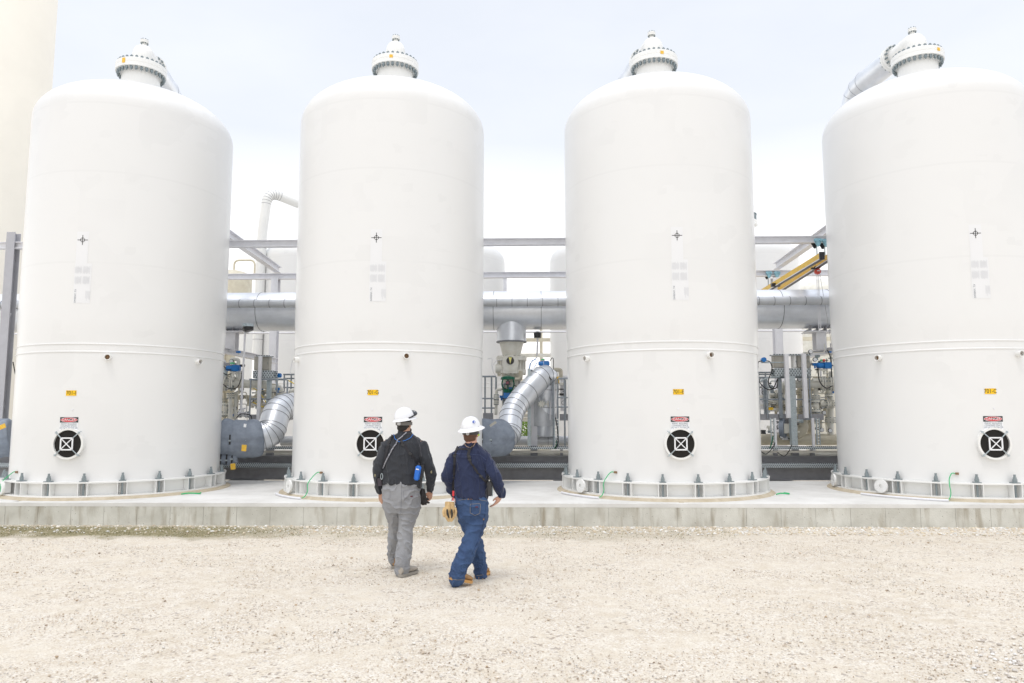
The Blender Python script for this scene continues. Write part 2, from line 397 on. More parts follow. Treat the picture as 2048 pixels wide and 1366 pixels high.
# ------------------------------------------------------------------ white tanks
def tankmat():
    m = mat('tank_white_paint', (.78,.78,.772), .30, coat=.15); nt = m.node_tree; L = nt.links; b = nt.nodes['Principled BSDF']
    tc = nt.nodes.new('ShaderNodeTexCoord').outputs['Object']
    sp = nt.nodes.new('ShaderNodeSeparateXYZ'); L.new(tc, sp.inputs[0])
    def mth(op, a, c=None):
        n = nt.nodes.new('ShaderNodeMath'); n.operation = op
        for i, q in enumerate((a, c)):
            if q is None: continue
            if isinstance(q, (int, float)): n.inputs[i].default_value = q
            else: L.new(q, n.inputs[i])
        return n.outputs[0]
    ang = mth('ARCTAN2', sp.outputs[0], mth('MULTIPLY', sp.outputs[1], -1))
    oi = nt.nodes.new('ShaderNodeObjectInfo')
    cb = nt.nodes.new('ShaderNodeCombineXYZ'); L.new(ang, cb.inputs[0]); L.new(sp.outputs[2], cb.inputs[1]); L.new(mth('MULTIPLY', oi.outputs['Random'], 40), cb.inputs[2])
    fac = None
    for sc_, th, k in (((5, 3.2, 1), .80, .5), ((11, 7.5, 1), .87, .45), ((2.2, 1.1, 1), .75, .35)):
        mp = nt.nodes.new('ShaderNodeMapping'); mp.inputs['Scale'].default_value = sc_; L.new(cb.outputs[0], mp.inputs[0])
        v = nt.nodes.new('ShaderNodeTexVoronoi'); v.distance = 'CHEBYCHEV'; v.inputs['Scale'].default_value = 1; v.inputs['Randomness'].default_value = .75; L.new(mp.outputs[0], v.inputs['Vector'])
        s2 = nt.nodes.new('ShaderNodeSeparateColor'); L.new(v.outputs['Color'], s2.inputs[0])
        q = mth('MULTIPLY', mth('GREATER_THAN', s2.outputs[0], th), mth('MULTIPLY', s2.outputs[1], k)); fac = q if fac is None else mth('MAXIMUM', fac, q)
    ns = nt.nodes.new('ShaderNodeTexNoise'); ns.inputs['Scale'].default_value = .8; L.new(tc, ns.inputs['Vector'])
    mr = nt.nodes.new('ShaderNodeMapRange'); mr.inputs['From Min'].default_value = .42; mr.inputs['From Max'].default_value = .6; L.new(ns.outputs[0], mr.inputs[0])
    fac = mth('MULTIPLY', fac, mr.outputs[0])
    # faint weld lines round the plates
    wl = None
    for z in (4.1, 5.75, 7.02):
        q = mth('LESS_THAN', mth('ABSOLUTE', mth('SUBTRACT', sp.outputs[2], z)), .018); wl = q if wl is None else mth('ADD', wl, q)
    mx = nt.nodes.new('ShaderNodeMix'); mx.data_type = 'RGBA'; L.new(mth('MAXIMUM', fac, mth('MULTIPLY', wl, .35)), mx.inputs[0]); mx.inputs[6].default_value = (.78,.78,.772,1); mx.inputs[7].default_value = (.725,.725,.717,1)
    L.new(mx.outputs[2], b.inputs['Base Color'])
    n2 = nt.nodes.new('ShaderNodeTexNoise'); n2.inputs['Scale'].default_value = 1.6; n2.inputs['Detail'].default_value = 2; L.new(tc, n2.inputs['Vector'])
    bp = nt.nodes.new('ShaderNodeBump'); bp.inputs['Strength'].default_value = .12; bp.inputs['Distance'].default_value = .03; L.new(mth('ADD', n2.outputs[0], mth('MULTIPLY', wl, .12)), bp.inputs['Height']); L.new(bp.outputs[0], b.inputs['Normal'])
    return m
TANKM = tankmat()
def cp(a, r, z, tx): a = math.radians(a); return Vector((tx+r*math.sin(a), YC-r*math.cos(a), z))
def wrap(vs, fs, tx, a0, r, z0, t=.0):
    """lay flat artwork (metres) on the tank wall"""
    return [cp(a0+math.degrees(x/r), r, z0+y, tx) for x, y in vs], fs
def patch(w, h, n=8):
    vs = []; fs = []
    for i in range(n+1):
        x = -w/2+w*i/n; vs += [(x, -h/2), (x, h/2)]
    return vs, [(2*i, 2*i+2, 2*i+3, 2*i+1) for i in range(n)]
def label_part(parent, name, m, art, tx, a, r, z, lab=None):
    mb = MB(); vs, fs = wrap(*art, tx, a, r, z); mb.add(vs, fs); return part(mb, name, m, parent, lab, smooth=0)
def ring_art(pts): return pts, [tuple(range(len(pts)))]

RS, RK, ZS = 1.817, 1.797, 7.42
prof = [(1.797,3.06),(1.802,3.16),(1.812,3.34),(RS,3.5),(RS,5.0),(RS,6.5),(RS,ZS)]
for i in range(1, 25):
    ph = PI/2*i/24; e = 2/2.12; prof.append((max(1e-3, RS*abs(math.cos(ph))**e), ZS+.87*abs(math.sin(ph))**e))
mshell = None; shared = {}
SHEET = mat('data_sheet_white', (.786,.790,.80), .30)
SEAML = mat('pale_jacket_seam', (.42,.44,.47), .5, metal=.3)
def tank(tx, ds, aoff, lean, letter, looks, man_a, tag_a, dan_a, cross_a, noz, lugs):
    t = thing('storage_tank', f'white steel tank with yellow tag 701-{letter}, {looks}', 'tank', (tx,YC,ZT), 'row of white tanks on the slab')
    if 'shell' not in shared:
        o = Vector((tx,YC,ZT)); mb = MB(); mb.lathe(prof, (tx,YC,0), 128); shared['shell'] = mb.mesh('shell', o)
        mb = MB(); mb.lathe([(RK,.66),(RK,2.868),(RK+.010,2.875),(RK+.010,2.89),(RK+.002,2.90),(RK+.002,3.005),(RK+.012,3.012),(RK+.012,3.026),(RK,3.035),(RK,3.06)], (tx,YC,0), 128); shared['skirt'] = mb.mesh('skirt', o)
        mb = MB(); mb.lathe([(RK-.001,.635),(1.93,.635),(1.93,.66),(RK-.001,.66)], (tx,YC,0), 96); mb.lathe([(RK,.405),(1.935,.405),(1.935,.43),(RK,.43)], (tx,YC,0), 96)
        mb.lathe([(RK+.001,.43),(RK+.001,.635)], (tx,YC,0), 96); shared['ring'] = mb.mesh('base_ring', o)
        mb = MB(); mb.box((tx,YC-1.864,.5325),(.012,.128,.205)); shared['gus'] = mb.mesh('gusset', (tx,YC,ZT))
        mb = MB(); c = Vector((tx,YC-1.868,0))
        mb.cyl(c+Vector((0,0,.40)), c+Vector((0,0,.66)), .016, n=10); mb.box(c+Vector((0,0,.668)), (.11,.11,.014)); mb.cyl(c+Vector((0,0,.675)), c+Vector((0,0,.728)), .036, n=6); mb.cyl(c+Vector((0,0,.728)), c+Vector((0,0,.755)), .028, n=6); mb.cyl(c+Vector((0,0,.755)), c+Vector((0,0,.80)), .019, n=10)
        shared['bolt'] = mb.mesh('anchor_bolt', (tx,YC,ZT), smooth=30)
        mb = MB(); mb.lathe([(.60,8.10),(.44,8.22),(.375,8.34),(.36,8.45),(.36,8.755)], (tx,YC,0), 48); mb.lathe([(.05,8.92),(.205,8.925),(.196,8.99)], (tx,YC,0), 32)
        shared['neck'] = mb.mesh('top_nozzle', o)
        mb = MB(); mb.lathe([(.36,8.755),(.472,8.757),(.475,8.76),(.475,8.836),(.470,8.8395),(.470,8.8405),(.475,8.844),(.475,8.918),(.470,8.925),(.05,8.925)], (tx,YC,0), 72); shared['fl'] = mb.mesh('flange', o)
        mb = MB(); c = Vector((tx,YC-.425,0)); mb.cyl(c+Vector((0,0,8.70)), c+Vector((0,0,8.754)), .030, n=6); mb.cyl(c+Vector((0,0,8.926)), c+Vector((0,0,8.966)), .030, n=6); mb.cyl(c+Vector((0,0,8.675)), c+Vector((0,0,8.98)), .016, n=8)
        shared['stud'] = mb.mesh('stud_bolt', o, smooth=30)
        for k in ('shell','skirt','ring','gus','neck','fl'): shared[k].materials.append(TANKM if k in ('shell','skirt') else WHITE)
        shared['bolt'].materials.append(BOLT); shared['stud'].materials.append(BOLT)
    Z0 = (0,0,0)
    inst(shared['shell'], 'shell', t, Z0); inst(shared['skirt'], 'skirt', t, Z0); ring = inst(shared['ring'], 'base_ring', t, Z0)
    for k in range(20):
        a = aoff+18*k
        if math.cos(math.radians(a)) < -.25: continue
        inst(shared['bolt'], 'anchor_bolt', t, Z0, math.radians(a)); inst(shared['gus'], 'gusset', t, Z0, math.radians(a-2.1)); inst(shared['gus'], 'gusset', t, Z0, math.radians(a+2.1))
    inst(shared['neck'], 'top_nozzle', t, Z0); fl = inst(shared['fl'], 'flange', t, Z0)
    for k in range(28): inst(shared['stud'], 'stud_bolt', fl, Z0, 2*PI*(k+.3)/28)
    q = cp({'I':-13,'G':1,'E':10,'C':22}[letter], .479, 8.85, tx); q = Vector((tx,YC,8.85))+Vector((math.sin(math.radians({'I':-13,'G':1,'E':10,'C':22}[letter]))*.479, -math.cos(math.radians({'I':-13,'G':1,'E':10,'C':22}[letter]))*.479, 0))
    mb = MB(); mb.box(q, (.065,.008,.10 if letter == 'I' else .06), math.radians({'I':-13,'G':1,'E':10,'C':22}[letter])); part(mb, 'flange_tag', TAGY, fl)
    mb = MB(); mb.disc(cp(tag_a+(1.2 if letter in 'IC' else -.3), RK+.004, 1.88, tx), (0,1,0), .014, .012, 12); part(mb, 'small_stud', STEELL, t)
    # elbow on top, small vent flange, then flange towards the vapour pipe behind
    L = math.radians(lean); dv = Vector((-math.sin(L), math.cos(L), 0)); top = Vector((tx,YC,0))
    mb = MB(); mb.tube(arc([top+Vector((0,0,8.95)), top+Vector((0,0,9.26)), top+dv*.66+Vector((0,0,9.26))], .34, 12), .192, 32); part(mb, 'elbow', WHITE, t)
    vp = top+dv*.10+Vector((0,0,0)); mb = MB(); mb.cyl(vp+Vector((0,0,9.35)), vp+Vector((0,0,9.50)), .045, n=16); mb.cyl(vp+Vector((0,0,9.50)), vp+Vector((0,0,9.53)), .082, n=20); mb.cyl(vp+Vector((0,0,9.533)), vp+Vector((0,0,9.56)), .082, n=20); vn = part(mb, 'vent_flange', WHITE, t)
    mb = MB()
    for k in range(8):
        a = 2*PI*k/8; c = vp+Vector((math.cos(a)*.064, math.sin(a)*.064, 0)); mb.cyl(c+Vector((0,0,9.475)), c+Vector((0,0,9.585)), .011, n=6)
    part(mb, 'bolt_circle', BOLT, vn)
    fc = top+dv*.66+Vector((0,0,9.26)); mb = MB(); mb.disc(fc+dv*.04, dv, .275, .06, 40); mb.disc(fc+dv*.105, dv, .275, .06, 40); ef = part(mb, 'elbow_flange', WHITE, t)
    u = Vector((dv.y, -dv.x, 0)); me = None
    for k in range(16):
        a = 2*PI*(k+.5)/16; c = fc+(u*math.cos(a)+Vector((0,0,1))*math.sin(a))*.238
        mb = MB(); mb.cyl(c-dv*.045, c+dv*.185, .021, n=6); part(mb, 'stud_bolt', BOLT, ef, smooth=30)
    # manhole with its cross-barred cover
    a, z = man_a, 1.30; c = cp(a, 1.80, z, tx); nrm = (c-Vector((tx,YC,z))); nrm.z = 0; nrm.normalize()
    c = Vector((tx,YC,z))+nrm*1.80; un = Vector((-nrm.y, nrm.x, 0)); upz = Vector((0,0,1))
    mb = MB(); n_ = 56; ro, ri = .265, .232; rings = []
    for rr, d in ((ro,-.06),(ro,.055),(ri,.055),(ri,-.055)): rings.append([c+nrm*d+(un*math.cos(2*PI*i/n_)+upz*math.sin(2*PI*i/n_))*rr for i in range(n_)])
    mb.loft(rings, cap=False); part(mb, 'manhole_ring', WHITE, t)
    mb = MB(); mb.disc(c+nrm*.012, nrm, ri+.003, .01, 48); mh = part(mb, 'manhole_opening', HOLE, t)
    mb = MB(); q = c+nrm*.075; s = .098
    cor = [q+un*x+upz*y for x, y in ((-s,-s),(s,-s),(s,s),(-s,s))]
    for i in range(4): mb.beam(cor[i]-(cor[(i+1)%4]-cor[i]).normalized()*.011, cor[(i+1)%4]+(cor[(i+1)%4]-cor[i]).normalized()*.011*(1 if i%2 else 1), .012, .022, nrm.cross(cor[(i+1)%4]-cor[i]))
    for i in (0, 1): mb.beam(cor[i]+(q-cor[i])*.08+nrm*.004, cor[i+2]+(q-cor[i+2])*.08+nrm*(.004+.003*i), .010, .014, nrm.cross(cor[i+2]-cor[i]))
    part(mb, 'cover_frame', WHITEP, t)
    for i in range(4):
        d = (cor[i]-q).normalized(); mb = MB(); mb.tube([cor[i]+d*.006, q+d*.285-nrm*.01, q+d*.292-nrm*.05], [.0085]*3, 8); mb.box(q+d*.27-nrm*.01, (.022,.03,.03), M=Matrix((un, nrm, upz)).transposed()); part(mb, 'clamp_arm', GALV, t)
    # number tag
    tg = label_part(t, 'number_tag', SIGNY, patch(.178,.093), tx, tag_a, RK+.004, 2.165)
    label_part(tg, 'lettering', INK, text_mesh('701-'+letter, .094, sx=.86), tx, tag_a, RK+.006, 2.165)
    # danger sign
    dg = label_part(t, 'danger_sign', WHITEP, patch(.31,.235), tx, dan_a, RK+.003, 1.635)
    label_part(dg, 'sign_header', INK, patch(.31,.093), tx, dan_a, RK+.0045, 1.706)
    el = [(.138*math.cos(2*PI*i/40), .037*math.sin(2*PI*i/40)) for i in range(40)]; el2 = [(x*1.04, y*1.13) for x, y in el]
    label_part(dg, 'sign_oval', WHITEP, ring_art(el2), tx, dan_a, RK+.006, 1.706); label_part(dg, 'sign_oval', RED, ring_art(el), tx, dan_a, RK+.0072, 1.706)
    label_part(dg, 'lettering', WHITEP, text_mesh('DANGER', .062, sx=.95), tx, dan_a, RK+.0085, 1.706)
    label_part(dg, 'lettering', INKM, text_mesh('PERMIT REQUIRED\nCONFINED SPACE,\nDO NOT ENTER OR\nREMOVE COVER', .0365, sx=.92, space=.92), tx, dan_a, RK+.006, 1.583)
    # crosshair mark and the data sheet pasted below it
    sh = label_part(t, 'data_sheet', SHEET, patch(.20,.60), tx, cross_a, RS+.002, 4.70)
    w = .011; pl = []; ct = MB()
    def bar(x0, x1, y0, y1):
        vs, fs = wrap([(x0,y0),(x1,y0),(x1,y1),(x0,y1)], [(0,1,2,3)], tx, cross_a, RS+.0045, 4.85); ct.add(vs, fs)
    bar(-.088,.088,-w/2,w/2); bar(-w/2,w/2,-.088,-w/2); bar(-w/2,w/2,w/2,.088)
    for s_ in (-1, 1):
        bar(s_*.033-.006, s_*.033+.006, -.018, -w/2); bar(s_*.033-.006, s_*.033+.006, w/2, .018); bar(-.018, -w/2, s_*.033-.006, s_*.033+.006); bar(w/2, .018, s_*.033-.006, s_*.033+.006)
    for i in range(16):
        a0, a1 = 2*PI*i/16, 2*PI*(i+.62)/16; r0, r1 = .034, .042
        vs, fs = wrap([(r0*math.cos(a0),r0*math.sin(a0)),(r1*math.cos(a0),r1*math.sin(a0)),(r1*math.cos(a1),r1*math.sin(a1)),(r0*math.cos(a1),r0*math.sin(a1))], [(0,1,2,3)], tx, cross_a, RS+.0045, 4.85); ct.add(vs, fs)
    part(ct, 'crosshair_mark', INK, sh, smooth=0)
    sh2 = label_part(t, 'data_sheet', SHEET, patch(.285,.70), tx, cross_a+1.1, RS+.0024, 4.08)
    rr = random.Random(3); mb = MB()
    for cx in (-.075, .062):
        for cy in (.235, .055):
            for k in range(9):
                x = cx-.052+k*.013; h = .045+.03*rr.random(); vs, fs = wrap([(x-.0028,cy-h),(x+.0028,cy-h),(x+.0028,cy+h),(x-.0028,cy+h)], [(0,1,2,3)], tx, cross_a+1.1, RS+.0042, 4.08); mb.add(vs, fs)
    for k in range(5):
        x = .07+k*.016; h0 = -.32+.06*rr.random(); vs, fs = wrap([(x-.003,h0),(x+.003,h0),(x+.003,-.13-.04*rr.random()),(x-.003,-.13)], [(0,1,2,3)], tx, cross_a+1.1, RS+.0042, 4.08); mb.add(vs, fs)
    part(mb, 'small_print', INKG, sh2, smooth=0)
    vs, fs = text_mesh('SWEENY, TX', .042); vs = [(-y-.105, x-.225) for x, y in vs]
    label_part(sh2, 'lettering', INKM, (vs, fs), tx, cross_a+1.1, RS+.0044, 4.08)
    # short drain stubs
    for a_ in noz:
        n1 = cp(a_, 1, 0, tx)-Vector((tx,YC,0)); q = Vector((tx,YC,2.79))+n1*1.78; mb = MB(); rings = []
        u2 = Vector((-n1.y, n1.x, 0))
        for rr_, d in ((.054,0),(.054,.105),(.042,.105),(.042,.03)): rings.append([q+n1*d+(u2*math.cos(2*PI*i/28)+upz*math.sin(2*PI*i/28))*rr_ for i in range(28)])
        mb.loft(rings, cap=False); st = part(mb, 'vent_stub', WHITE, t); mb = MB(); mb.disc(q+n1*.035, n1, .043, .004, 24); part(mb, 'stub_bore', RUST, st)
    # round lifting lugs on the base ring
    for a_ in lugs:
        n1 = cp(a_, 1, 0, tx)-Vector((tx,YC,0)); n1.normalize(); q = Vector((tx,YC,.535))+n1*1.975; mb = MB()
        mb.disc(q, n1, .115, .035, 36, r_in=.036); mb.beam(q-n1*.12+Vector((0,0,.0)), q-n1*.01, .10, .18); part(mb, 'lifting_lug', WHITE, t)
    # green earth wire with its clip
    mb = MB(); pts = [cp(ds, RK+.015, .80, tx), cp(ds-1.6, RK+.03, .80, tx), cp(ds-2.9, 1.90, .72, tx), cp(ds-3.1, 1.985, .62, tx), cp(ds-2.8, 1.995, .5, tx), cp(ds-3.4, 2.03, .415, tx), cp(ds-4.2, 2.07, .385, tx)]
    part(MB().tube(smooth_path(pts), .0075, 8), 'earth_wire', GREENW, t)
    mb = MB(); mb.box(cp(ds+.9, RK+.016, .80, tx), (.05,.03,.035), math.radians(ds)); part(mb, 'earth_clip', RUST, t)
    return t
TK = [tank(TX[0], -33, -5.1, 12, 'I', 'leftmost of the four front tanks', 3.4, 2.9, 2.6, 4.5, (20.7, 71), (-36,)),
      tank(TX[1], -29, -7.1, 8, 'G', 'behind the worker in grey trousers', 1.2, 1.8, 2.1, 2.3, (19.3, -56), (-50,)),
      tank(TX[2], -37, 7.8, 9, 'E', 'just right of the two workers', -.7, -.9, -.4, .3, (16.9, -55.4), (-56,)),
      tank(TX[3], -23, 4.2, 6, 'C', 'rightmost and cut by the picture edge', -4.0, -3.7, -3.3, -6.2, (13.0, -57.6), (-57, -95))]
# drain conduits lying on the slab round each tank
for i, tx in enumerate(TX):
    a0, a1 = ((-60,-37),(-62,-33.5),(-70,-41),(-66,-27))[i]
    pts = [cp(a0+(a1-a0)*k/12, 2.09, ZT+.022, tx) for k in range(13)]
    solo(MB().tube(pts, .019, 10), 'conduit', STEELL, f'grey curved conduit lying on the slab by tank 701-{"IGEC"[i]}', 'conduit', group='conduits at the tank feet')
for tx, L_, w_ in ((TX[0], 'I', 58), (TX[2], 'E', 62)):
    pts = [cp(w_, 2.06, ZT+.02, tx), cp(w_+3, 2.12, ZT+.03, tx), cp(w_+6, 2.25, ZT+.02, tx), cp(w_+9, 2.16, ZT+.02, tx)]
    solo(MB().tube(smooth_path(pts), .012, 8), 'loose_wire', GREENW, f'short green wire end on the slab at the right foot of tank 701-{L_}', 'wire')
# vapour pipes falling away behind tanks I, E and C
def seams(path_pts, r, mb, w=.012):
    for a, b in path_pts:
        d = (b-a).normalized(); mb.disc(a, d, r, w, 32)
def jacket(name, pts, r, label, cat, every=.9, rad=.5, m=SIL, group=None, nb=8, bands=None, mitre=True, seam=None):
    """insulated pipe with metal jacket: straight lengths, segmented bends, raised seam bands"""
    pts = [Vector(p) for p in pts]; path = arc(pts, rad, nb); t = thing(name, label, cat, path[0], group)
    part(MB().tube(path, r, 36), 'jacket', m, t, smooth=25 if mitre else 40)
    acc = 0; ds_ = []
    for i in range(1, len(path)):
        a, b = path[i-1], path[i]; L_ = (b-a).length; bend = i < len(path)-1 and (path[i+1]-b).normalized().dot((b-a).normalized()) < .9995
        if bend: ds_.append((b, path[i+1]-a)); acc = 0; continue
        while acc+L_ > every: k = every-acc; a = a+(b-a).normalized()*k; L_ -= k; acc = 0; ds_.append((Vector(a), b-a))
        acc += L_
    for q, d in ds_: part(MB().disc(q, d, r+.005, .011, 36), 'band', seam or SEAM, t)
    return t
for i, lean in ((0, 12), (1, 8), (2, 9), (3, 6)):
    tx = TX[i]; L_ = math.radians(lean); dv = Vector((-math.sin(L_), math.cos(L_), 0)); a = Vector((tx,YC,9.26))+dv*.80
    jacket('vapour_pipe', [a, a+dv*1.6, a+dv*1.6-Vector((0,0,4.3))], .25, f'silver jacketed pipe dropping behind the top of tank 701-{"IGEC"[i]}', 'pipe', 1.1, .6, group='silver pipes from the tank tops', m=SIL, nb=4, seam=SEAML)

# second row of tanks far behind
t2 = thing('rear_tank', 'pale tank behind, its left shoulder seen between tanks 701-I and 701-G', 'tank', (TX[0],26,0), 'second row of tanks behind')
for k in ('shell', 'skirt'): inst(shared[k], k, t2, (0,0,ZT-.15))
inst(shared['neck'], 'top_nozzle', t2, (0,0,ZT-.15)); fl2 = inst(shared['fl'], 'flange', t2, (0,0,ZT-.15))
for k in range(28): inst(shared['stud'], 'stud_bolt', fl2, (0,0,ZT-.15), 2*PI*(k+.3)/28)
for i in (1, 2, 3):
    c = copy_tree(t2); c.location.x = TX[i]; c['label'] = ['', 'pale tank behind, right edge seen just right of tank 701-G', 'pale tank behind, left edge seen just left of tank 701-E', 'pale tank behind, seen between tanks 701-E and 701-C'][i]
# ------------------------------------------------------------------ steel frame and long pipes behind the tanks
YA, YB = 16.4, 20.5
def V3(x, y, z): return Vector((x, y, z))
zb = P(1050,484,YA).z; zr = P(1050,550,YB).z
solo(MB().ibeam(V3(-13,YA,zb), V3(13,YA,zb), .16, .155), 'steel_beam', STEELL, 'front horizontal grey steel beam crossing high behind the four tanks', 'steel beam', group='beams of the overhead frame')
solo(MB().ibeam(V3(-13,YB,zr), V3(13,YB,zr), .16, .16), 'steel_beam', STEELL, 'farther horizontal grey steel beam seen just below the front one', 'steel beam', group='beams of the overhead frame')
solo(MB().ibeam(V3(-7.08,YA-.6,6.02), V3(-7.4,YB+.3,6.02), .17, .19), 'steel_beam', STEELL, 'slanting steel tie beam between tanks 701-I and 701-G', 'steel beam', group='beams of the overhead frame')
solo(MB().ibeam(V3(6.86,YA-.6,6.04), V3(7.1,YB+.3,6.04), .17, .19), 'steel_beam', STEELL, 'slanting steel tie beam between tanks 701-E and 701-C', 'steel beam', group='beams of the overhead frame')
MIDS = mat('mid_grey_steel', (.46,.46,.49), .5, var=.1, vscale=5)
def column(px, Y, pt, z0, w, h, lab, m=STEELL):
    a = P(px, pt, Y); return solo(MB().ibeam(V3(a.x,Y,z0), a, w, h, .016, upv=(0,1,0)), 'steel_column', m, lab, 'steel column', group='columns of the overhead frame')
column(28, YA, 466, .95, .20, .20, 'grey steel column left of tank 701-I', MIDS)
column(552, YB, 556, 0, .20, .22, 'grey steel column between tanks 701-I and 701-G')
column(1551, YB, 556, 0, .22, .22, 'grey steel column between tanks 701-E and 701-C')
column(1010, YB, 556, 0, .1, .12, 'thin steel column behind the valve between tanks 701-G and 701-E')
bz = P(1050,621,17.6).z
t = jacket('header_pipe', [V3(-17,17.6,bz), V3(17,17.6,bz)], .475, 'thickest silver jacketed pipe running behind all the tanks', 'pipe', 1.15, group='long pipes behind the tanks', m=SIL)
tz = P(1050,604.5,16.9).z
jacket('jacketed_pipe', [V3(-17,16.9,tz), V3(17,16.9,tz)], .098, 'thin silver jacketed pipe in front of the thickest one', 'pipe', .36, group='long pipes behind the tanks', m=SILD)
solo(MB().tube([V3(-17,21.5,P(1050,664,21.5).z), V3(17,21.5,P(1050,664,21.5).z)], .03, 8), 'rail_pipe', STEELL, 'very thin grey pipe just under the thickest silver pipe', 'pipe')
# skid base
def zz(py, Y): return P(1050, py, Y).z
solo(MB().ibeam(V3(-14,16.75,(zz(934,16.6)+zz(960,16.6))/2), V3(14,16.75,(zz(934,16.6)+zz(960,16.6))/2), .2, zz(934,16.6)-zz(961,16.6)), 'skid_beam', STEEL, 'deep dark grey lower beam of the equipment skid', 'steel beam', group='base beams of the skid')
solo(MB().ibeam(V3(-14,16.8,(zz(913,16.7)+zz(926,16.7))/2), V3(14,16.8,(zz(913,16.7)+zz(926,16.7))/2), .2, zz(912,16.7)-zz(927,16.7)), 'skid_beam', STEEL, 'dark grey upper beam of the equipment skid', 'steel beam', group='base beams of the skid')
def tray(x0, x1, y0, y1, Y, lab, m=PERF):
    a, b = P(x0,y0,Y), P(x1,y1,Y); mb = MB(); mb.bx(a.x, b.x, Y, Y+.012, b.z, a.z); mb.bx(a.x, b.x, Y+.013, Y+.25, b.z, b.z+.01); mb.bx(a.x, b.x, Y+.25, Y+.262, b.z, a.z)
    return solo(mb, 'cable_tray', m, lab, 'cable tray', group='perforated cable trays')
tray(-160, 2200, 925.5, 936, 16.55, 'lower long perforated cable tray on the skid beam')
tray(-160, 2200, 893.5, 898.5, 16.55, 'upper narrow perforated cable tray along the skid')
solo(MB().beam(V3(-14,16.56,zz(903.5,16.55)), V3(14,16.56,zz(903.5,16.55)), .04, .045), 'rail_channel', JBOX, 'thin beige grey channel between the two long cable trays', 'rail')
solo(MB().tube([V3(-14,17.1,zz(909,17.1)), V3(14,17.1,zz(909,17.1))], .10, 16), 'skid_pipe', EQW, 'long white pipe low on the skid below the upper tray', 'pipe', group='long pipes on the skid')
solo(MB().tube([V3(2.9,17.4,zz(879,17.4)), V3(14,17.4,zz(879,17.4))], .135, 20), 'skid_pipe', CREAM, 'thicker cream pipe low on the skid right of tank 701-E', 'pipe', group='long pipes on the skid')
jacket('skid_pipe', [V3(-6,17.4,zz(882,17.4)), V3(2.6,17.4,zz(882,17.4))], .115, 'silver jacketed pipe low on the skid left of tank 701-E', 'pipe', .8, group='long pipes on the skid', m=SILD)
for i, (x0, x1, lab) in enumerate(((454,512,'between tanks 701-I and 701-G'), (1108,1150,'just left of the foot of tank 701-E'), (1530,1590,'between tanks 701-E and 701-C'), (640,700,'behind tank 701-G'))):
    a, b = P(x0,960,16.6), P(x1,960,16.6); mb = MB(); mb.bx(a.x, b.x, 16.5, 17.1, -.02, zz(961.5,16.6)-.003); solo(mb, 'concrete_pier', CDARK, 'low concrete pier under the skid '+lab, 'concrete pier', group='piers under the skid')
mb = MB(); mb.tube([V3(-14,16.9,.11), V3(14,16.9,.11)], .075, 12); solo(mb, 'floor_pipe', SPARK, 'cream pipe lying in the shade under the skid', 'pipe')
for px, w_ in ((540,14),(980,16),(1012,16),(1068,14),(1550,7),(1624,7),(1123,5),(1590,12)):
    a = P(px, 893, 16.95); mb = MB(); mb.bx(a.x-w_*.0058, a.x+w_*.0058, 16.9, 17.0, zz(913,16.9), zz(892,16.9)); solo(mb, 'tray_bracket', STEEL, f'short dark bracket under the upper tray, {"below the tall galvanised duct" if px==1590 else "near "+("tank 701-G" if px<1000 else "the silver elbow" if px<1100 else "tank 701-E" if px<1200 else "the left cable ladder" if px<1600 else "the right cable ladder")}' if px not in (1012,540) else ('short dark bracket under the upper tray, between tanks 701-I and 701-G' if px==540 else 'short dark bracket under the upper tray, right of the grey blanket'), 'bracket', group='brackets under the upper tray')

# ------------------------------------------------------------------ equipment kinds
def flange(mb, c, d, r, t=.035): mb.disc(c, d, r, t, 24)
def process_pipe(pts, r, lab, m=EQW, fl=(), rad=None, grp='white process pipes on the skid', name='process_pipe'):
    """pts: (px,py,Y); fl: (index along straight 0..1 segment no, fraction)"""
    w = [P(*p) for p in pts]; path = arc(w, rad or r*2.2, 7); t = thing(name, lab, 'pipe', w[0], grp)
    part(MB().tube(path, r, 18), 'pipe_body', m, t, smooth=50)
    for seg, fr in fl:
        a, b = w[seg], w[seg+1]; c = a+(b-a)*fr; d = (b-a).normalized(); mb = MB(); mb.disc(c-d*.024, d, r*1.75, .036, 24); mb.disc(c+d*.024, d, r*1.75, .036, 24); f = part(mb, 'flange', m, t)
        u, v = basis(d); mb = MB()
        for k in range(8):
            q = c+(u*math.cos(PI*k/4+.4)+v*math.sin(PI*k/4+.4))*r*1.45; mb.cyl(q-d*.065, q+d*.065, .011, n=6)
        part(mb, 'bolt_circle', BOLT, f)
    return t
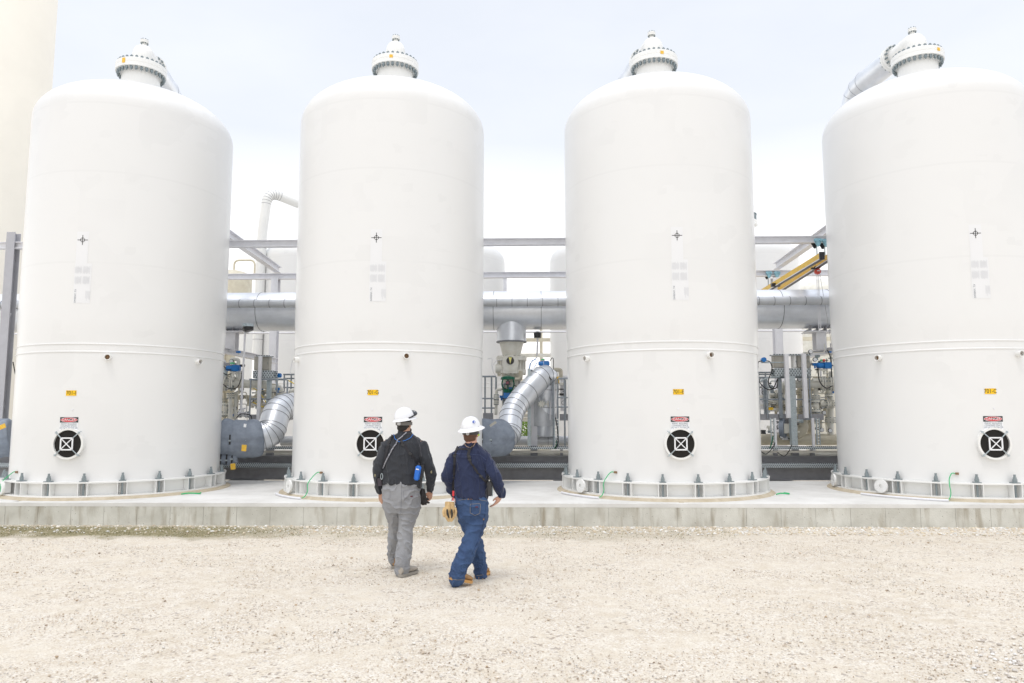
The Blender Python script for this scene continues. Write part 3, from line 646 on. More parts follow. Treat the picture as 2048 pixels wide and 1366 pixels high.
def valve(px, py, Y, r, ax, lab, wheel=None, m=EQW):
    c = P(px, py, Y); d = Vector(ax).normalized(); t = thing('valve', lab, 'valve', c, 'valves on the skid'); mb = MB()
    u, v = basis(d); prof = [(-r*1.7,r*.8),(-r*1.2,r*.85),(-r*.6,r*1.05),(0,r*1.15),(r*.6,r*1.05),(r*1.2,r*.85),(r*1.7,r*.8)]
    mb.loft([[c+d*q+(u*math.cos(2*PI*i/18)+v*math.sin(2*PI*i/18))*rr for i in range(18)] for q, rr in prof]); part(mb, 'valve_body', m, t)
    for s in (-1, 1):
        mb = MB(); mb.disc(c+d*s*r*1.75, d, r*1.5, .04, 22); part(mb, 'flange', m, t)
        mb = MB()
        for k in range(8):
            q = c+d*s*r*1.75+(u*math.cos(PI*k/4)+v*math.sin(PI*k/4))*r*1.28; mb.cyl(q-d*.04, q+d*.04, .012, n=6)
        part(mb, 'bolt_circle', BOLT, t)
    if wheel:
        wd = Vector(wheel).normalized(); mb = MB(); mb.cyl(c, c+wd*r*2.0, r*.42, r*.3, 12); mb.cyl(c+wd*r*2.0, c+wd*r*2.9, r*.12, n=8); part(mb, 'bonnet', m, t)
        a, b = basis(wd); hc = c+wd*r*2.8; mb = MB(); R_ = r*1.15; mb.tube([hc+(a*math.cos(2*PI*i/24)+b*math.sin(2*PI*i/24))*R_ for i in range(24)], .011, 6, cl=True)
        for k in range(4): mb.cyl(hc, hc+(a*math.cos(PI*k/2)+b*math.sin(PI*k/2))*R_, .008, n=5)
        part(mb, 'handwheel', m, t)
    return t
def actuator(px, py, Y, w, lab, grn=True):
    """blue two-cylinder valve actuator on a small stem, w metres wide"""
    c = P(px, py, Y); t = thing('actuator', lab, 'actuator', c, 'blue actuators'); h = w*.23
    mb = MB(); mb.cyl(c-V3(w*.5,0,0), c-V3(w*.04,0,0), h*.95, n=20); mb.cyl(c-V3(w*.56,0,0), c-V3(w*.5,0,0), h*.7, n=16); part(mb, 'cylinder', BLUE, t)
    mb = MB(); mb.box(c+V3(w*.22,-.01,0), (w*.48,h*2,h*2.1)); mb.cyl(c+V3(w*.46,0,0), c+V3(w*.54,0,0), h*.8, n=16); part(mb, 'gear_case', BLUE, t)
    mb = MB(); mb.cyl(c-V3(0,0,h*1.1), c-V3(0,0,h*3), h*.45, n=10); mb.box(c-V3(0,0,h*1.5), (w*.45,h*1.1,h*.5)); part(mb, 'bracket', EQW, t)
    if grn:
        mb = MB(); mb.cyl(c+V3(-w*.1,0,h*1.0), c+V3(-w*.1,0,h*2.1), h*.75, h*.6, 14); part(mb, 'position_indicator', GALV, t)
        mb = MB(); mb.disc(c+V3(-w*.1,0,h*1.7), (0,0,1), h*.80, h*.42, 14); part(mb, 'indicator_band', mat('indicator_green', (.10,.60,.22), .4), t)
    return t
def cable(pts, lab, r=.011, m=BLACK, cat='cable', name='cable', grp='loose cables and tubing'):
    w = smooth_path([P(*p) for p in pts], 8); return solo(MB().tube(w, r, 7), name, m, lab, cat, group=grp)
def jbox(x0, x1, y0, y1, Y, lab, m=JBOX, d=.16):
    a, b = P(x0,y0,Y), P(x1,y1,Y); t = thing('junction_box', lab, 'junction box', ((a.x+b.x)/2,Y,b.z), 'junction boxes on the skid')
    mb = MB(); mb.bx(a.x, b.x, Y, Y+d, b.z, a.z); part(mb, 'case', m, t); mb = MB(); mb.bx(a.x+.012, b.x-.012, Y-.012, Y-.001, b.z+.012, a.z-.012); part(mb, 'door', m, t)
    mb = MB(); mb.box(((a.x+b.x)/2+(b.x-a.x)*.36, Y-.018, (a.z+b.z)/2), (.012,.012,.04)); part(mb, 'latch', BOLT, t); return t
def post(x, y0, y1, Y, w, lab, m=RAIL, wx=None):
    a, b = P(x,y0,Y), P(x,y1,Y); mb = MB(); wx = wx or w; mb.bx(a.x-wx/2, a.x+wx/2, Y-w/2, Y+w/2, b.z, a.z); return solo(mb, 'post', m, lab, 'post', group='posts on the skid')
def handrail(xs, yt, yms, yb, Y, lab, x0=None, x1=None, m=RAIL):
    t = thing('handrail', lab, 'handrail', P(xs[0],yb,Y), 'handrails of the access platforms'); a = P(x0 or xs[0],yt,Y); b = P(x1 or xs[-1],yt,Y); b.z = a.z
    part(MB().tube([a, b], .022, 10), 'top_rail', m, t)
    for y in yms:
        q = P(xs[0],y,Y).z; part(MB().tube([V3(a.x,Y,q), V3(b.x,Y,q)], .018, 8), 'mid_rail', m, t)
    for x in xs:
        q = P(x,yb,Y); part(MB().tube([q, V3(q.x,Y,a.z-.01)], .020, 8), 'rail_post', m, t)
    return t
def lamp(px, y0, y1, Y, lab, tilt=0):
    c = P(px, y0, Y); b = P(px-(14 if tilt else 1), y1, Y); t = thing('area_lamp', lab, 'lamp', b, 'floodlights on poles')
    mb = MB(); top = V3(b.x+.02,Y+.02,c.z-.02); mb.cyl(b, top, .022, n=10); part(mb, 'pole', STEELL, t)
    mb = MB()
    if tilt: mb.cyl(c+V3(0,0,.03), c+V3(0,0,.10), .135, .12, 24); part(mb, 'lamp_cap', GALV, t); mb = MB(); mb.cyl(c+V3(.03,0,-.07), c+V3(0,0,.028), .10, .13, 24); part(mb, 'lamp_head', DARK, t)
    else:
        mb.cyl(c+V3(0,0,-.06), c+V3(0,0,.07), .085, .095, 24); part(mb, 'lamp_head', DARK, t); mb = MB(); mb.disc(c-V3(0,0,.063), (0,0,1), .07, .006, 20); part(mb, 'lens', GLASSD, t); mb = MB(); mb.cyl(c+V3(0,0,.071), c+V3(0,0,.10), .05, .03, 12); part(mb, 'lamp_cap', GALV, t)
    return t
def saddle(px, Y, side, lab):
    c = P(px, 664, Y); t = thing('pipe_support', lab, 'pipe support', V3(c.x,Y,zz(700,Y)), 'saddle supports of the thickest pipe')
    mb = MB(); mb.bx(c.x-.34, c.x+.34, Y-.25, Y+.25, c.z-.02, c.z+.005); part(mb, 'top_plate', STEELL, t)
    for k in range(4):
        x = c.x-.27+.18*k; mb = MB(); mb.prism([V3(x-.007,Y-.24,c.z+.005), V3(x-.007,Y+.2,c.z+.005), V3(x-.007,Y+.2,c.z+.05), V3(x-.007,Y-.05,c.z+.06), V3(x-.007,Y-.2,c.z+.21)], (.014,0,0)); part(mb, 'fin', STEEL, t)
    mb = MB(); mb.ibeam(V3(c.x,Y,zz(702,Y)), V3(c.x,Y,c.z-.02), .24, .26, .02, upv=(0,1,0)); part(mb, 'stub_column', STEELL, t)
    return t
def blanket(pts, r, lab, tags, Y0):
    w = smooth_path([P(*p) for p in pts], 10); t = thing('insulation_blanket', lab, 'insulation blanket', w[0], 'quilted insulation blankets'); rings = []; k = len(w); prev = None
    for i, p in enumerate(w):
        d = (w[min(i+1,k-1)]-w[max(i-1,0)]).normalized(); u, v = basis(d); ring = []; f = i/(k-1)
        e = 1-.16*max(0, (abs(f-.5)-.36)/.14)**2
        for j in range(56):
            a = 2*PI*j/56; q = 1+.035*noise.noise(Vector((f*5, math.cos(a)*2.2, math.sin(a)*2.2+px_seed(lab))))
            q -= .055*math.exp(-((math.sin(a)*1.0+.12)/.05)**2)*(1 if math.cos(a) > -2 else 0)
            q -= .045*sum(math.exp(-((f-s_)/.030)**2) for s_ in (.36, .70))
            ring.append(p+(u*math.cos(a)+v*math.sin(a))*r*e*q)
        rings.append(ring)
    part(MB().loft(rings), 'cover', BLANK, t, smooth=60)
    mb = MB(); a, b = w[0], w[-1]
    for f in (.2, .5, .82):
        c = w[int(f*(k-1))]; d = (w[min(int(f*(k-1))+1,k-1)]-c).normalized(); u, v = basis(d); q = c+V3(0,-r*1.02,.0); s_ = MB(); s_.beam(q+V3(0,.01,.10), q-V3(0,0,.10), .030, .014, (0,1,0)); part(s_, 'strap', DARK, t); s2 = MB(); s2.box(q+V3(0,-.012,-.02), (.045,.02,.03)); part(s2, 'buckle', GALV, t)
    for (x, y, w_, h_, rz, col) in tags:
        c = P(x, y, Y0-r*1.12); mb = MB(); mb.box(c, (w_, .006, h_), M=Matrix.Rotation(rz, 3, 'Y')); part(mb, 'paper_tag', col, t)
    return t
def px_seed(s): return (sum(map(ord, s)) % 97)*.37

# ------------------------------------------------------------------ outlet blankets and jacketed elbows
blanket([(436,872,15.1),(460,877,15.15),(492,878,15.25),(522,874,15.4)], .40, 'large grey quilted blanket at the right side of tank 701-I', [(488,896,.10,.13,.05,TAGY),(466,933,.10,.12,-.1,TAGY),(490,851,.05,.07,.1,WHITEP)], 15.2)
blanket([(440,917,15.0),(458,918,15.05),(474,914,15.1)], .125, 'small grey quilted roll hanging under the large blanket by tank 701-I', [], 15.0)
blanket([(956,874,15.2),(975,876,15.25),(992,876,15.35),(1006,874,15.5)], .395, 'grey quilted blanket at the right side of tank 701-G', [(986,848,.15,.05,-.6,JBOX)], 15.2)
blanket([(-60,874,15.1),(-25,876,15.1),(8,876,15.1),(26,874,15.15)], .41, 'grey quilted blanket left of tank 701-I at the picture edge', [(5,853,.13,.09,-.4,TAGY)], 15.1)
w_ = [P(*p) for p in [(512,874,15.5),(541,868,15.6),(556,815,16.0),(592,812,16.5),(640,800,17.2)]]
jacket('outlet_pipe', w_, .305, 'silver jacketed S-shaped pipe rising right of the blanket by tank 701-I', 'pipe', .4, .42, group='S-shaped silver outlet pipes', nb=4)
w_ = [P(*p) for p in [(996,874,15.5),(1018,872,15.6),(1022,822,16.1),(1056,782,16.5),(1100,733,16.95)]]
jacket('outlet_pipe', w_[:4], .262, 'pale silver elbow rising right of the blanket by tank 701-G', 'pipe', .35, .34, group='S-shaped silver outlet pipes', nb=4)
w_ = [P(*p) for p in [(1040,800,16.45),(1098,738,17.0),(1086,868,17.3)]]
jacket('outlet_pipe', w_, .268, 'silver pipe slanting up to the right then turning down left of tank 701-E', 'pipe', .42, .45, group='S-shaped silver outlet pipes', nb=5)
w_ = [P(*p) for p in [(1086,783,17.25),(1086,852,17.25)]]
jacket('jacketed_drum', w_, .33, 'short fat silver drum below the slanting pipe', 'pipe', 5, m=SILD)

# ------------------------------------------------------------------ valve stack under the thickest pipe
c0 = P(1023,672,17.6); X0 = c0.x; st = thing('valve_stack', 'white butterfly valve stack hanging from a silver collar under the thickest pipe', 'valve', V3(X0,17.6,zz(815,17.3)))
mb = MB(); mb.cyl(V3(X0,17.6,zz(684,17.6)), V3(X0,17.6,bz), .36, n=40); part(mb, 'collar', SIL, st); mb = MB(); mb.disc(V3(X0,17.6,zz(684,17.6)), (0,0,1), .372, .03, 40); part(mb, 'band', SEAM, st)
mb = MB(); mb.cyl(V3(X0,17.6,zz(712,17.6)), V3(X0,17.6,zz(684,17.6)), .215, .30, 36); part(mb, 'reducer', EQW, st)
for i, (a, b, r) in enumerate(((712,720,.37),(738,746,.355))):
    mb = MB(); mb.cyl(V3(X0,17.6,zz(b,17.3)), V3(X0,17.6,zz(a,17.3)), r, n=40); part(mb, 'flange', EQW, st)
mb = MB()
for k in range(20):
    a = 2*PI*k/20+.1; mb.cyl(V3(X0+.33*math.cos(a),17.6+.33*math.sin(a),zz(749,17.3)), V3(X0+.33*math.cos(a),17.6+.33*math.sin(a),zz(710,17.3)), .018, n=8)
part(mb, 'stud_ring', EQW, st)
mb = MB(); mb.cyl(V3(X0,17.6,zz(740,17.3)), V3(X0,17.6,zz(716,17.3)), .27, n=36); mb.cyl(V3(X0-.02,17.24,zz(726,17.2)), V3(X0-.02,17.5,zz(726,17.2)), .20, n=28); mb.box(V3(X0-.02,17.38,zz(738,17.2)), (.34,.26,.20)); part(mb, 'valve_body', EQW, st)
mb = MB(); mb.cyl(V3(X0-.38,17.45,zz(736,17.2)), V3(X0-.2,17.45,zz(736,17.2)), .11, n=20); part(mb, 'gearbox', EQW, st)
dc = V3(X0-.02,17.23,zz(721,17.2)); mb = MB(); mb.disc(dc, (0,1,0), .092, .02, 32); dl = part(mb, 'position_dial', DARK, st)
mb = MB(); mb.prism([dc+V3(-.038,-.012,.08), dc+V3(.038,-.012,.08), dc+V3(0,-.012,-.078)], (0,-.004,0)); part(mb, 'pointer', mat('pointer_yellow', (.80,.74,.25), .4), dl)
mb = MB(); mb.cyl(V3(X0,17.6,zz(815,17.4)), V3(X0,17.6,zz(746,17.4)), .235, n=32); part(mb, 'lower_pipe', EQW, st)
# green control valve in front
gc = P(1016,770,17.0); t = thing('control_valve', 'green yoke control valve with a blue box below, left of the slanting pipe', 'control valve', gc)
mb = MB(); k_ = .0117; mb.cyl(gc+V3(0,0,.13), gc+V3(0,0,.185), .165, n=32); mb.cyl(gc+V3(0,0,.185), gc+V3(0,0,.215), .15, .06, 24); part(mb, 'diaphragm_cap', GREEN, t)
for s in (-1, 1): part(MB().tube(smooth_path([gc+V3(s*.12,0,.13), gc+V3(s*.14,0,.02), gc+V3(s*.10,0,-.10), gc+V3(s*.05,0,-.15)]), .018, 8), 'yoke_leg', GREEN, t)
mb = MB(); mb.cyl(gc+V3(0,0,-.18), gc+V3(0,0,-.10), .11, .13, 20); mb.cyl(gc+V3(0,0,-.1), gc+V3(0,0,.13), .02, n=8); part(mb, 'stem', GREEN, t)
mb = MB(); mb.box(gc+V3(0,-.08,.045), (.10,.05,.10)); p_ = part(mb, 'display_case', DARK, t); mb = MB(); mb.box(gc+V3(-.01,-.107,.05), (.06,.004,.05)); part(mb, 'display', mat('display_pink', (.35,.10,.14), .4), p_)
mb = MB(); mb.box(gc+V3(0,-.02,-.25), (.20,.14,.13)); part(mb, 'blue_box', BLUE, t); mb = MB(); mb.sph(gc+V3(.06,-.02,-.36), .06, 14); mb.cyl(gc+V3(0,0,-.36), gc+V3(0,0,-.31), .04, n=10); part(mb, 'ball_joint', WHITE, t)
actuator(1088, 727, 17.0, .24, 'blue actuator above the slanting silver pipe')
actuator(1073, 740, 17.2, .10, 'tiny blue actuator box left of the one above the slanting pipe', False)

# gap between 701-I and 701-G
saddle(465, 17.6, 1, 'grey saddle support under the thickest pipe, right of tank 701-I')
saddle(1638, 17.6, 1, 'grey saddle support under the thickest pipe, left of tank 701-C')
solo(MB().ibeam(P(447,701,17.3), P(550,722,19.5), .16, .14), 'steel_beam', STEELL, 'sloping looking grey beam under the saddle right of tank 701-I', 'steel beam')
solo(MB().ibeam(P(1668,700,17.3), P(1590,716,19.5), .16, .14), 'steel_beam', STEELL, 'sloping looking grey beam under the saddle left of tank 701-C', 'steel beam')
lamp(496, 656, 826, 16.5, 'floodlight with grey cap on a pole right of tank 701-I', 1)
lamp(1075, 671, 712, 17.6, 'small black floodlight on a pole left of tank 701-E')
actuator(467, 736.5, 16.8, .30, 'wide blue actuator beside the flanged pipe, right of tank 701-I')
actuator(553, 751, 17.3, .22, 'blue actuator left of tank 701-G, behind the rails')
actuator(477, 704, 17.0, .10, 'small blue instrument near the saddle right of tank 701-I', False)
process_pipe([(430,767,16.95),(528,768,17.05),(545,775,17.6),(560,776,17.7),(560,800,17.7)], .10, 'white flanged pipe level with the rails right of tank 701-I', fl=((0,.20),(0,.36)))
process_pipe([(461,786,17.1),(461,842,17.1)], .05, 'left thin white vertical pipe right of tank 701-I', fl=((0,.1),))
process_pipe([(471,784,17.2),(471,842,17.2)], .048, 'right thin white vertical pipe right of tank 701-I')
process_pipe([(449,786,17.4),(449,842,17.4)], .04, 'cream vertical pipe at the very edge of tank 701-I', CREAM, fl=((0,.3),(0,.75)))
process_pipe([(512,790,17.8),(524,812,17.8),(540,812,17.8)], .085, 'cream bent pipe behind the rails left of tank 701-G', CREAM, fl=((0,.4),))
process_pipe([(590,781,16.9),(581,781,16.9),(580,806,16.9)], .045, 'small white bent pipe touching tank 701-G', fl=((1,.75),))
process_pipe([(520,800,18.2),(520,838,18.2)], .07, 'short white standpipe behind the platform left of tank 701-G', fl=((0,.3),))
valve(452, 818, 17.2, .07, (0,0,1), 'small white valve at the edge of tank 701-I', (1,-.3,0))
valve(533, 783, 17.6, .06, (1,0,.2), 'small cream valve behind the posts left of tank 701-G', (0,0,1), CREAM)
valve(487, 829, 16.9, .05, (1,0,0), 'small grey valve at the foot of the floodlight pole', (0,-.3,1), STEELL)
jbox(508.5, 522, 713, 740, 16.85, 'left beige junction box above the perforated tray right of tank 701-I'); jbox(523, 538, 713, 740, 16.9, 'right beige junction box above the perforated tray right of tank 701-I')
tray(506, 547, 741, 756, 16.8, 'short perforated tray under two beige boxes right of tank 701-I', PERF2)
tray(513, 539, 710.5, 713, 16.8, 'thin strip above the beige boxes right of tank 701-I', PERF2)
post(521, 712, 840, 16.7, .07, 'tall grey post in front of the two beige boxes', STEELL); post(539, 756, 822, 16.9, .09, 'galvanised post right of the tall one by the beige boxes', GALV)
handrail([499,515,552,573], 759, [798], 834, 16.75, 'grey handrail between tanks 701-I and 701-G')
handrail([567,581,590], 749, [757,775], 806, 18.2, 'farther handrail touching the left edge of tank 701-G', x1=596)
mb = MB(); a, b = P(498,829,16.8), P(548,839,16.8); mb.bx(a.x,b.x,16.8,16.9,b.z,a.z); solo(mb, 'platform_beam', STEEL, 'short platform beam above the silver elbow by tank 701-G', 'steel beam')
cable([(446,768,16.7),(458,777,16.65),(474,775,16.65),(482,758,16.7),(484,742,16.75)], 'black cable loop round the flanged pipe right of tank 701-I')
cable([(444,727,16.8),(452,737,16.75),(462,740,16.75)], 'black cable entering the wide blue actuator')
cable([(444,744,16.8),(455,750,16.8),(466,744,16.8)], 'lower black cable at the edge of tank 701-I')
cable([(473,836,16.6),(482,828,16.5),(500,830,16.5),(504,840,16.5)], 'black cable lying on the large grey blanket')
cable([(503,774,17.2),(520,786,17.1),(536,812,17.1)], 'yellow hose between the posts left of tank 701-G', .012, YPIPE); cable([(505,804,17.3),(522,812,17.2),(534,815,17.2)], 'lower yellow hose behind the posts left of tank 701-G', .014, YPIPE)
cable([(575,760,16.9),(590,768,16.9)], 'short yellow rope at the edge of tank 701-G', .012, YPIPE)
cable([(581,748,17.2),(583,728,17.2),(589,716,17.2),(594,722,17.2)], 'thin grey tube rising by the left edge of tank 701-G', .008, STEELL)
cable([(585,806,16.6),(591,795,16.6),(593,775,16.6)], 'blue grey hose by the left edge of tank 701-G', .011, STEEL)
# gap between 701-G and 701-E
post(1058, 737, 892, 16.6, .075, 'tall galvanised post in front of the slanting pipe', GALV)
mb = MB(); a, b = P(1062,790,17.0), P(1075,893,17.0); mb.prism([V3(a.x,17.0,b.z), V3(b.x,17.0,b.z), V3(b.x,17.0,a.z), V3(a.x,17.0,zz(812,17.0))], (0,.14,0)); solo(mb, 'post', STEELL, 'wide grey column under the slanting pipe', 'post', group='posts on the skid')
valve(1083, 808, 16.85, .055, (0,1,0), 'white bell shaped valve in front of the silver drum', (1,-.1,0))
process_pipe([(1098,790,16.9),(1101,806,16.9),(1100,840,16.9)], .014, 'thin grey tube right of the bell shaped valve', STEELL)
handrail([970,983,992], 753, [797,816], 828, 17.2, 'handrail touching the right edge of tank 701-G', x0=962)
handrail([1107,1116,1130], 757, [795,814], 893, 16.8, 'handrail touching the left edge of tank 701-E', x0=1116, x1=1140)
post(1107, 743, 890, 16.85, .05, 'slim grey post right of the silver drum', STEELL); post(1131, 760, 830, 16.9, .03, 'thin post at the left edge of tank 701-E')
for x, y, w2, h2, lab in ((1116,760,.06,.16,'yellow sleeve on the handrail by tank 701-E'),(1102,777,.05,.14,'yellow marker right of the silver drum')):
    c = P(x, y, 16.9); mb = MB(); mb.box(c, (w2,.05,h2)); solo(mb, 'marker_sleeve', YEL, lab, 'marker', group='yellow markers')
jbox(966, 986, 826, 840, 17.0, 'dark grey box at the right edge of tank 701-G', STEEL); jbox(1120, 1136, 828, 841, 17.0, 'grey box at the left edge of tank 701-E', STEEL)
process_pipe([(1003,779,17.1),(993,779,17.1),(992,830,17.1)], .035, 'thin white pipe left of the green control valve', fl=((1,.3),(1,.5)))
cable([(975,718,17.2),(984,718,17.2),(984,735,17.2),(992,755,17.2)], 'thin grey tube left of the valve stack', .008, STEELL); cable([(984,735,17.1),(992,722,17.1),(1004,720,17.1)], 'thin tube curving to the valve stack', .008, STEELL)
cable([(1027,770,16.8),(1038,778,16.7),(1030,800,16.7),(1052,800,16.6)], 'black cables hanging right of the green control valve'); cable([(1028,780,16.8),(1034,798,16.7),(1052,797,16.6)], 'second black cable right of the green control valve')
cable([(1038,762,17),(1038,778,16.9),(1036,790,16.8)], 'black dropper cable above the slanting pipe', .014)
cable([(1060,742,16.8),(1075,740,16.75),(1090,744,16.7),(1103,760,16.65)], 'thick black cable bending over the slanting pipe', .014)
for k, (x, y) in enumerate(((1060,728),(1064,722),(1068,735))): cable([(1059-k,744,17),(x,y,17),(1074,715+k*5,17)], ['left','middle','right'][k]+' blue tube rising to the actuator above the slanting pipe', .008, BLUE)
cable([(1100,722,16.9),(1104,716,16.9),(1107,720,16.9),(1106,745,16.9),(1104,758,16.9)], 'thin tube and black plug right of the top blue actuator', .009)
cable([(1111,835,16.5),(1115,860,16.5),(1116,885,16.5),(1110,898,16.5)], 'black cable on the ladder left of tank 701-E', .012)
for x, lab in ((1113,'left of tank 701-E'),(1545,'right of tank 701-E'),(1636,'left of tank 701-C')):
    a, b = P(x-4,836,16.6), P(x+4,890,16.6); t = thing('cable_ladder', 'short vertical cable ladder '+lab, 'cable ladder', V3((a.x+b.x)/2,16.6,b.z), 'short cable ladders')
    for q in (a.x, b.x):
        mb = MB(); mb.bx(q-.008,q+.008,16.57,16.62,b.z,a.z); part(mb, 'side_rail', GALV, t)
    for k in range(9): mb = MB(); z_ = b.z+(a.z-b.z)*(k+.5)/9; mb.bx(a.x,b.x,16.59,16.61,z_-.012,z_+.012); part(mb, 'rung', WHITE, t)
cable([(1113,880,16.5),(1112,892,16.5),(1108,897,16.5)], 'green wire at the foot of the ladder left of tank 701-E', .010, GREEN); cable([(1546,872,16.5),(1544,884,16.5),(1540,896,16.5)], 'green wire at the foot of the ladder right of tank 701-E', .014, GREEN)
# gap between 701-E and 701-C
mb = MB(); a, b = P(1579,752,16.6), P(1596,891,16.6); mb.bx(a.x,b.x,16.6,16.75,b.z,a.z)
solo(mb, 'cable_duct', GALV, 'wide galvanised vertical duct between tanks 701-E and 701-C', 'cable duct')
post(1572, 708, 836, 16.65, .085, 'tall grey post left of the galvanised duct', STEELL); post(1607, 708, 836, 16.65, .085, 'tall grey post right of the galvanised duct', STEELL)
post(1612, 760, 840, 16.9, .055, 'shorter dark post right of the galvanised duct', RAIL); post(1559, 756, 836, 16.9, .07, 'shorter post left of the galvanised duct', RAIL); post(1528, 755, 830, 17.1, .05, 'thin post at the right edge of tank 701-E', RAIL)
post(1549, 836, 906, 16.62, .055, 'low post beside the ladder right of tank 701-E', STEELL); post(1625, 836, 906, 16.62, .055, 'low post beside the ladder left of tank 701-C', STEELL)
jbox(1547, 1578, 711, 735, 16.85, 'wide beige junction box left of the galvanised duct'); jbox(1586, 1593, 711, 735, 16.85, 'narrow white junction box above the galvanised duct', WHITE); jbox(1594, 1620, 711, 735, 16.9, 'beige junction box right of the galvanised duct')
tray(1549, 1621, 736.5, 752, 16.8, 'short perforated tray above the galvanised duct', PERF2); tray(1546, 1622, 708, 710.5, 16.8, 'thin strip above the three junction boxes', PERF2)
c = P(1527, 719.5, 16.8); t = thing('blue_sensor', 'round blue sensor on an arm right of tank 701-E', 'sensor', c); mb = MB(); mb.cyl(c+V3(0,-.05,0), c+V3(0,.05,0), .055, n=20); part(mb, 'sensor_head', BLUE, t); mb = MB(); mb.tube([P(1522,725,16.8), P(1572,725,16.8)], .014, 8); part(mb, 'arm', GALV, t)
actuator(1648, 731, 16.9, .30, 'blue actuator beside tank 701-C'); actuator(1659, 704, 17.3, .08, 'tiny blue instrument above the one by tank 701-C', False)
mb = MB(); mb.sph(P(1648,721,16.85), .035, 12); solo(mb, 'warning_bulb', ORG_R, 'small pink red cap above the actuator by tank 701-C', 'cap')
process_pipe([(1560,790,17.6),(1568,768,17.5),(1590,768,17.3),(1690,767,17.0)], .10, 'white flanged pipe level with the rails left of tank 701-C', fl=((2,.58),(2,.74)))
process_pipe([(1632,770,17.3),(1632,845,17.3)], .055, 'white vertical pipe with a valve left of tank 701-C', fl=((0,.35),(0,.8)))
process_pipe([(1661,770,17.4),(1661,870,17.4)], .075, 'white vertical pipe at the left edge of tank 701-C', fl=((0,.7),)); process_pipe([(1619,775,17.6),(1619,870,17.6)], .06, 'cream vertical pipe right of the galvanised duct', CREAM, fl=((0,.25),))
process_pipe([(1640,808,17.2),(1675,808,17.2)], .06, 'short horizontal flanged pipe at the left edge of tank 701-C', fl=((0,.45),(0,.62)))
process_pipe([(1600,770,17.7),(1600,800,17.7),(1600,840,17.7)], .07, 'cream pipe just behind the galvanised duct', CREAM, fl=((0,.5),(1,.5)))
process_pipe([(1540,790,17.5),(1566,790,17.5),(1566,838,17.5)], .045, 'thin white bent pipe left of the galvanised duct', fl=((0,.5),))
process_pipe([(1571,857,16.9),(1592,857,17.4)], .115, 'open white pipe end in a dark collar left of the galvanised duct', EQW)
mb = MB(); mb.disc(P(1566,856,17.05), (1,-.6,0), .23, .10, 28); solo(mb, 'dark_collar', BLANK, 'dark grey collar round the open white pipe end', 'collar')
process_pipe([(1600,830,17.3),(1606,858,17.3),(1590,868,17.3)], .14, 'fat cream elbow right of the galvanised duct', CREAM)
valve(1632, 812, 17.2, .065, (0,0,1), 'white valve with handwheel left of tank 701-C', (-1,-.2,0)); valve(1546, 803, 17.3, .05, (1,0,0), 'small white valve with handwheel right of tank 701-E', (-.2,-1,.0))
valve(1657, 782, 17.3, .06, (0,0,1), 'small white valve above the short flanged pipe', (-1,-.3,.2)); valve(1560, 815, 17.5, .06, (1,0,0), 'cream valve left of the galvanised duct', (0,-.6,1), CREAM)
handrail([1519,1536,1560,1576,1622], 755, [799], 836, 16.95, 'handrail between tanks 701-E and 701-C', x0=1516)
handrail([1520,1534], 745, [749,775], 836, 18.4, 'farther handrail at the right edge of tank 701-E', x0=1514, x1=1545)
for x0, x1, lab in ((1520,1578,'left of the galvanised duct'),(1598,1648,'right of the galvanised duct')):
    mb = MB(); a, b = P(x0,828,17), P(x1,840,17); mb.bx(a.x,b.x,17,17.1,b.z,a.z); solo(mb, 'platform_beam', STEEL, 'short platform beam '+lab, 'steel beam')
c = P(1541,817.5,17.0); mb = MB(); mb.box(c, (.13,.01,.065)); solo(mb, 'yellow_plate', YEL, 'small yellow plate on the platform right of tank 701-E', 'plate')
cable([(1516,735,16.8),(1517,724,16.8),(1528,722,16.8),(1540,724,16.8),(1544,740,16.75),(1537,760,16.7),(1541,775,16.7),(1553,775,16.7),(1556,755,16.75)], 'long black cable loop hanging from the round blue sensor', .012)
cable([(1518,763,16.8),(1530,776,16.75),(1545,778,16.75),(1555,758,16.75)], 'lower black cable loop right of tank 701-E', .012); cable([(1520,763,16.8),(1535,756,16.8),(1560,754,16.8)], 'grey conduit under the black cable loop', .014, GALV)
cable([(1636,735,16.7),(1639,762,16.65),(1652,776,16.65),(1664,772,16.7)], 'black cable drooping in front of the flanged pipe by tank 701-C', .013); cable([(1655,700,17),(1662,720,17),(1663,755,17)], 'black cable along the left edge of tank 701-C', .013)
cable([(1555,905,16.5),(1568,912,16.5),(1578,902,16.5),(1583,890,16.5)], 'black cable drooping below the galvanised duct', .010); cable([(1521,902,16.5),(1532,908,16.5),(1545,896,16.5),(1550,885,16.5)], 'black cable drooping by the foot of tank 701-E', .010)
jbox(1523, 1532, 860, 868, 16.8, 'small black box at the right edge of tank 701-E', DARK); jbox(1568, 1577, 873, 880, 17.1, 'small grey box on the cream pipe', STEELL)
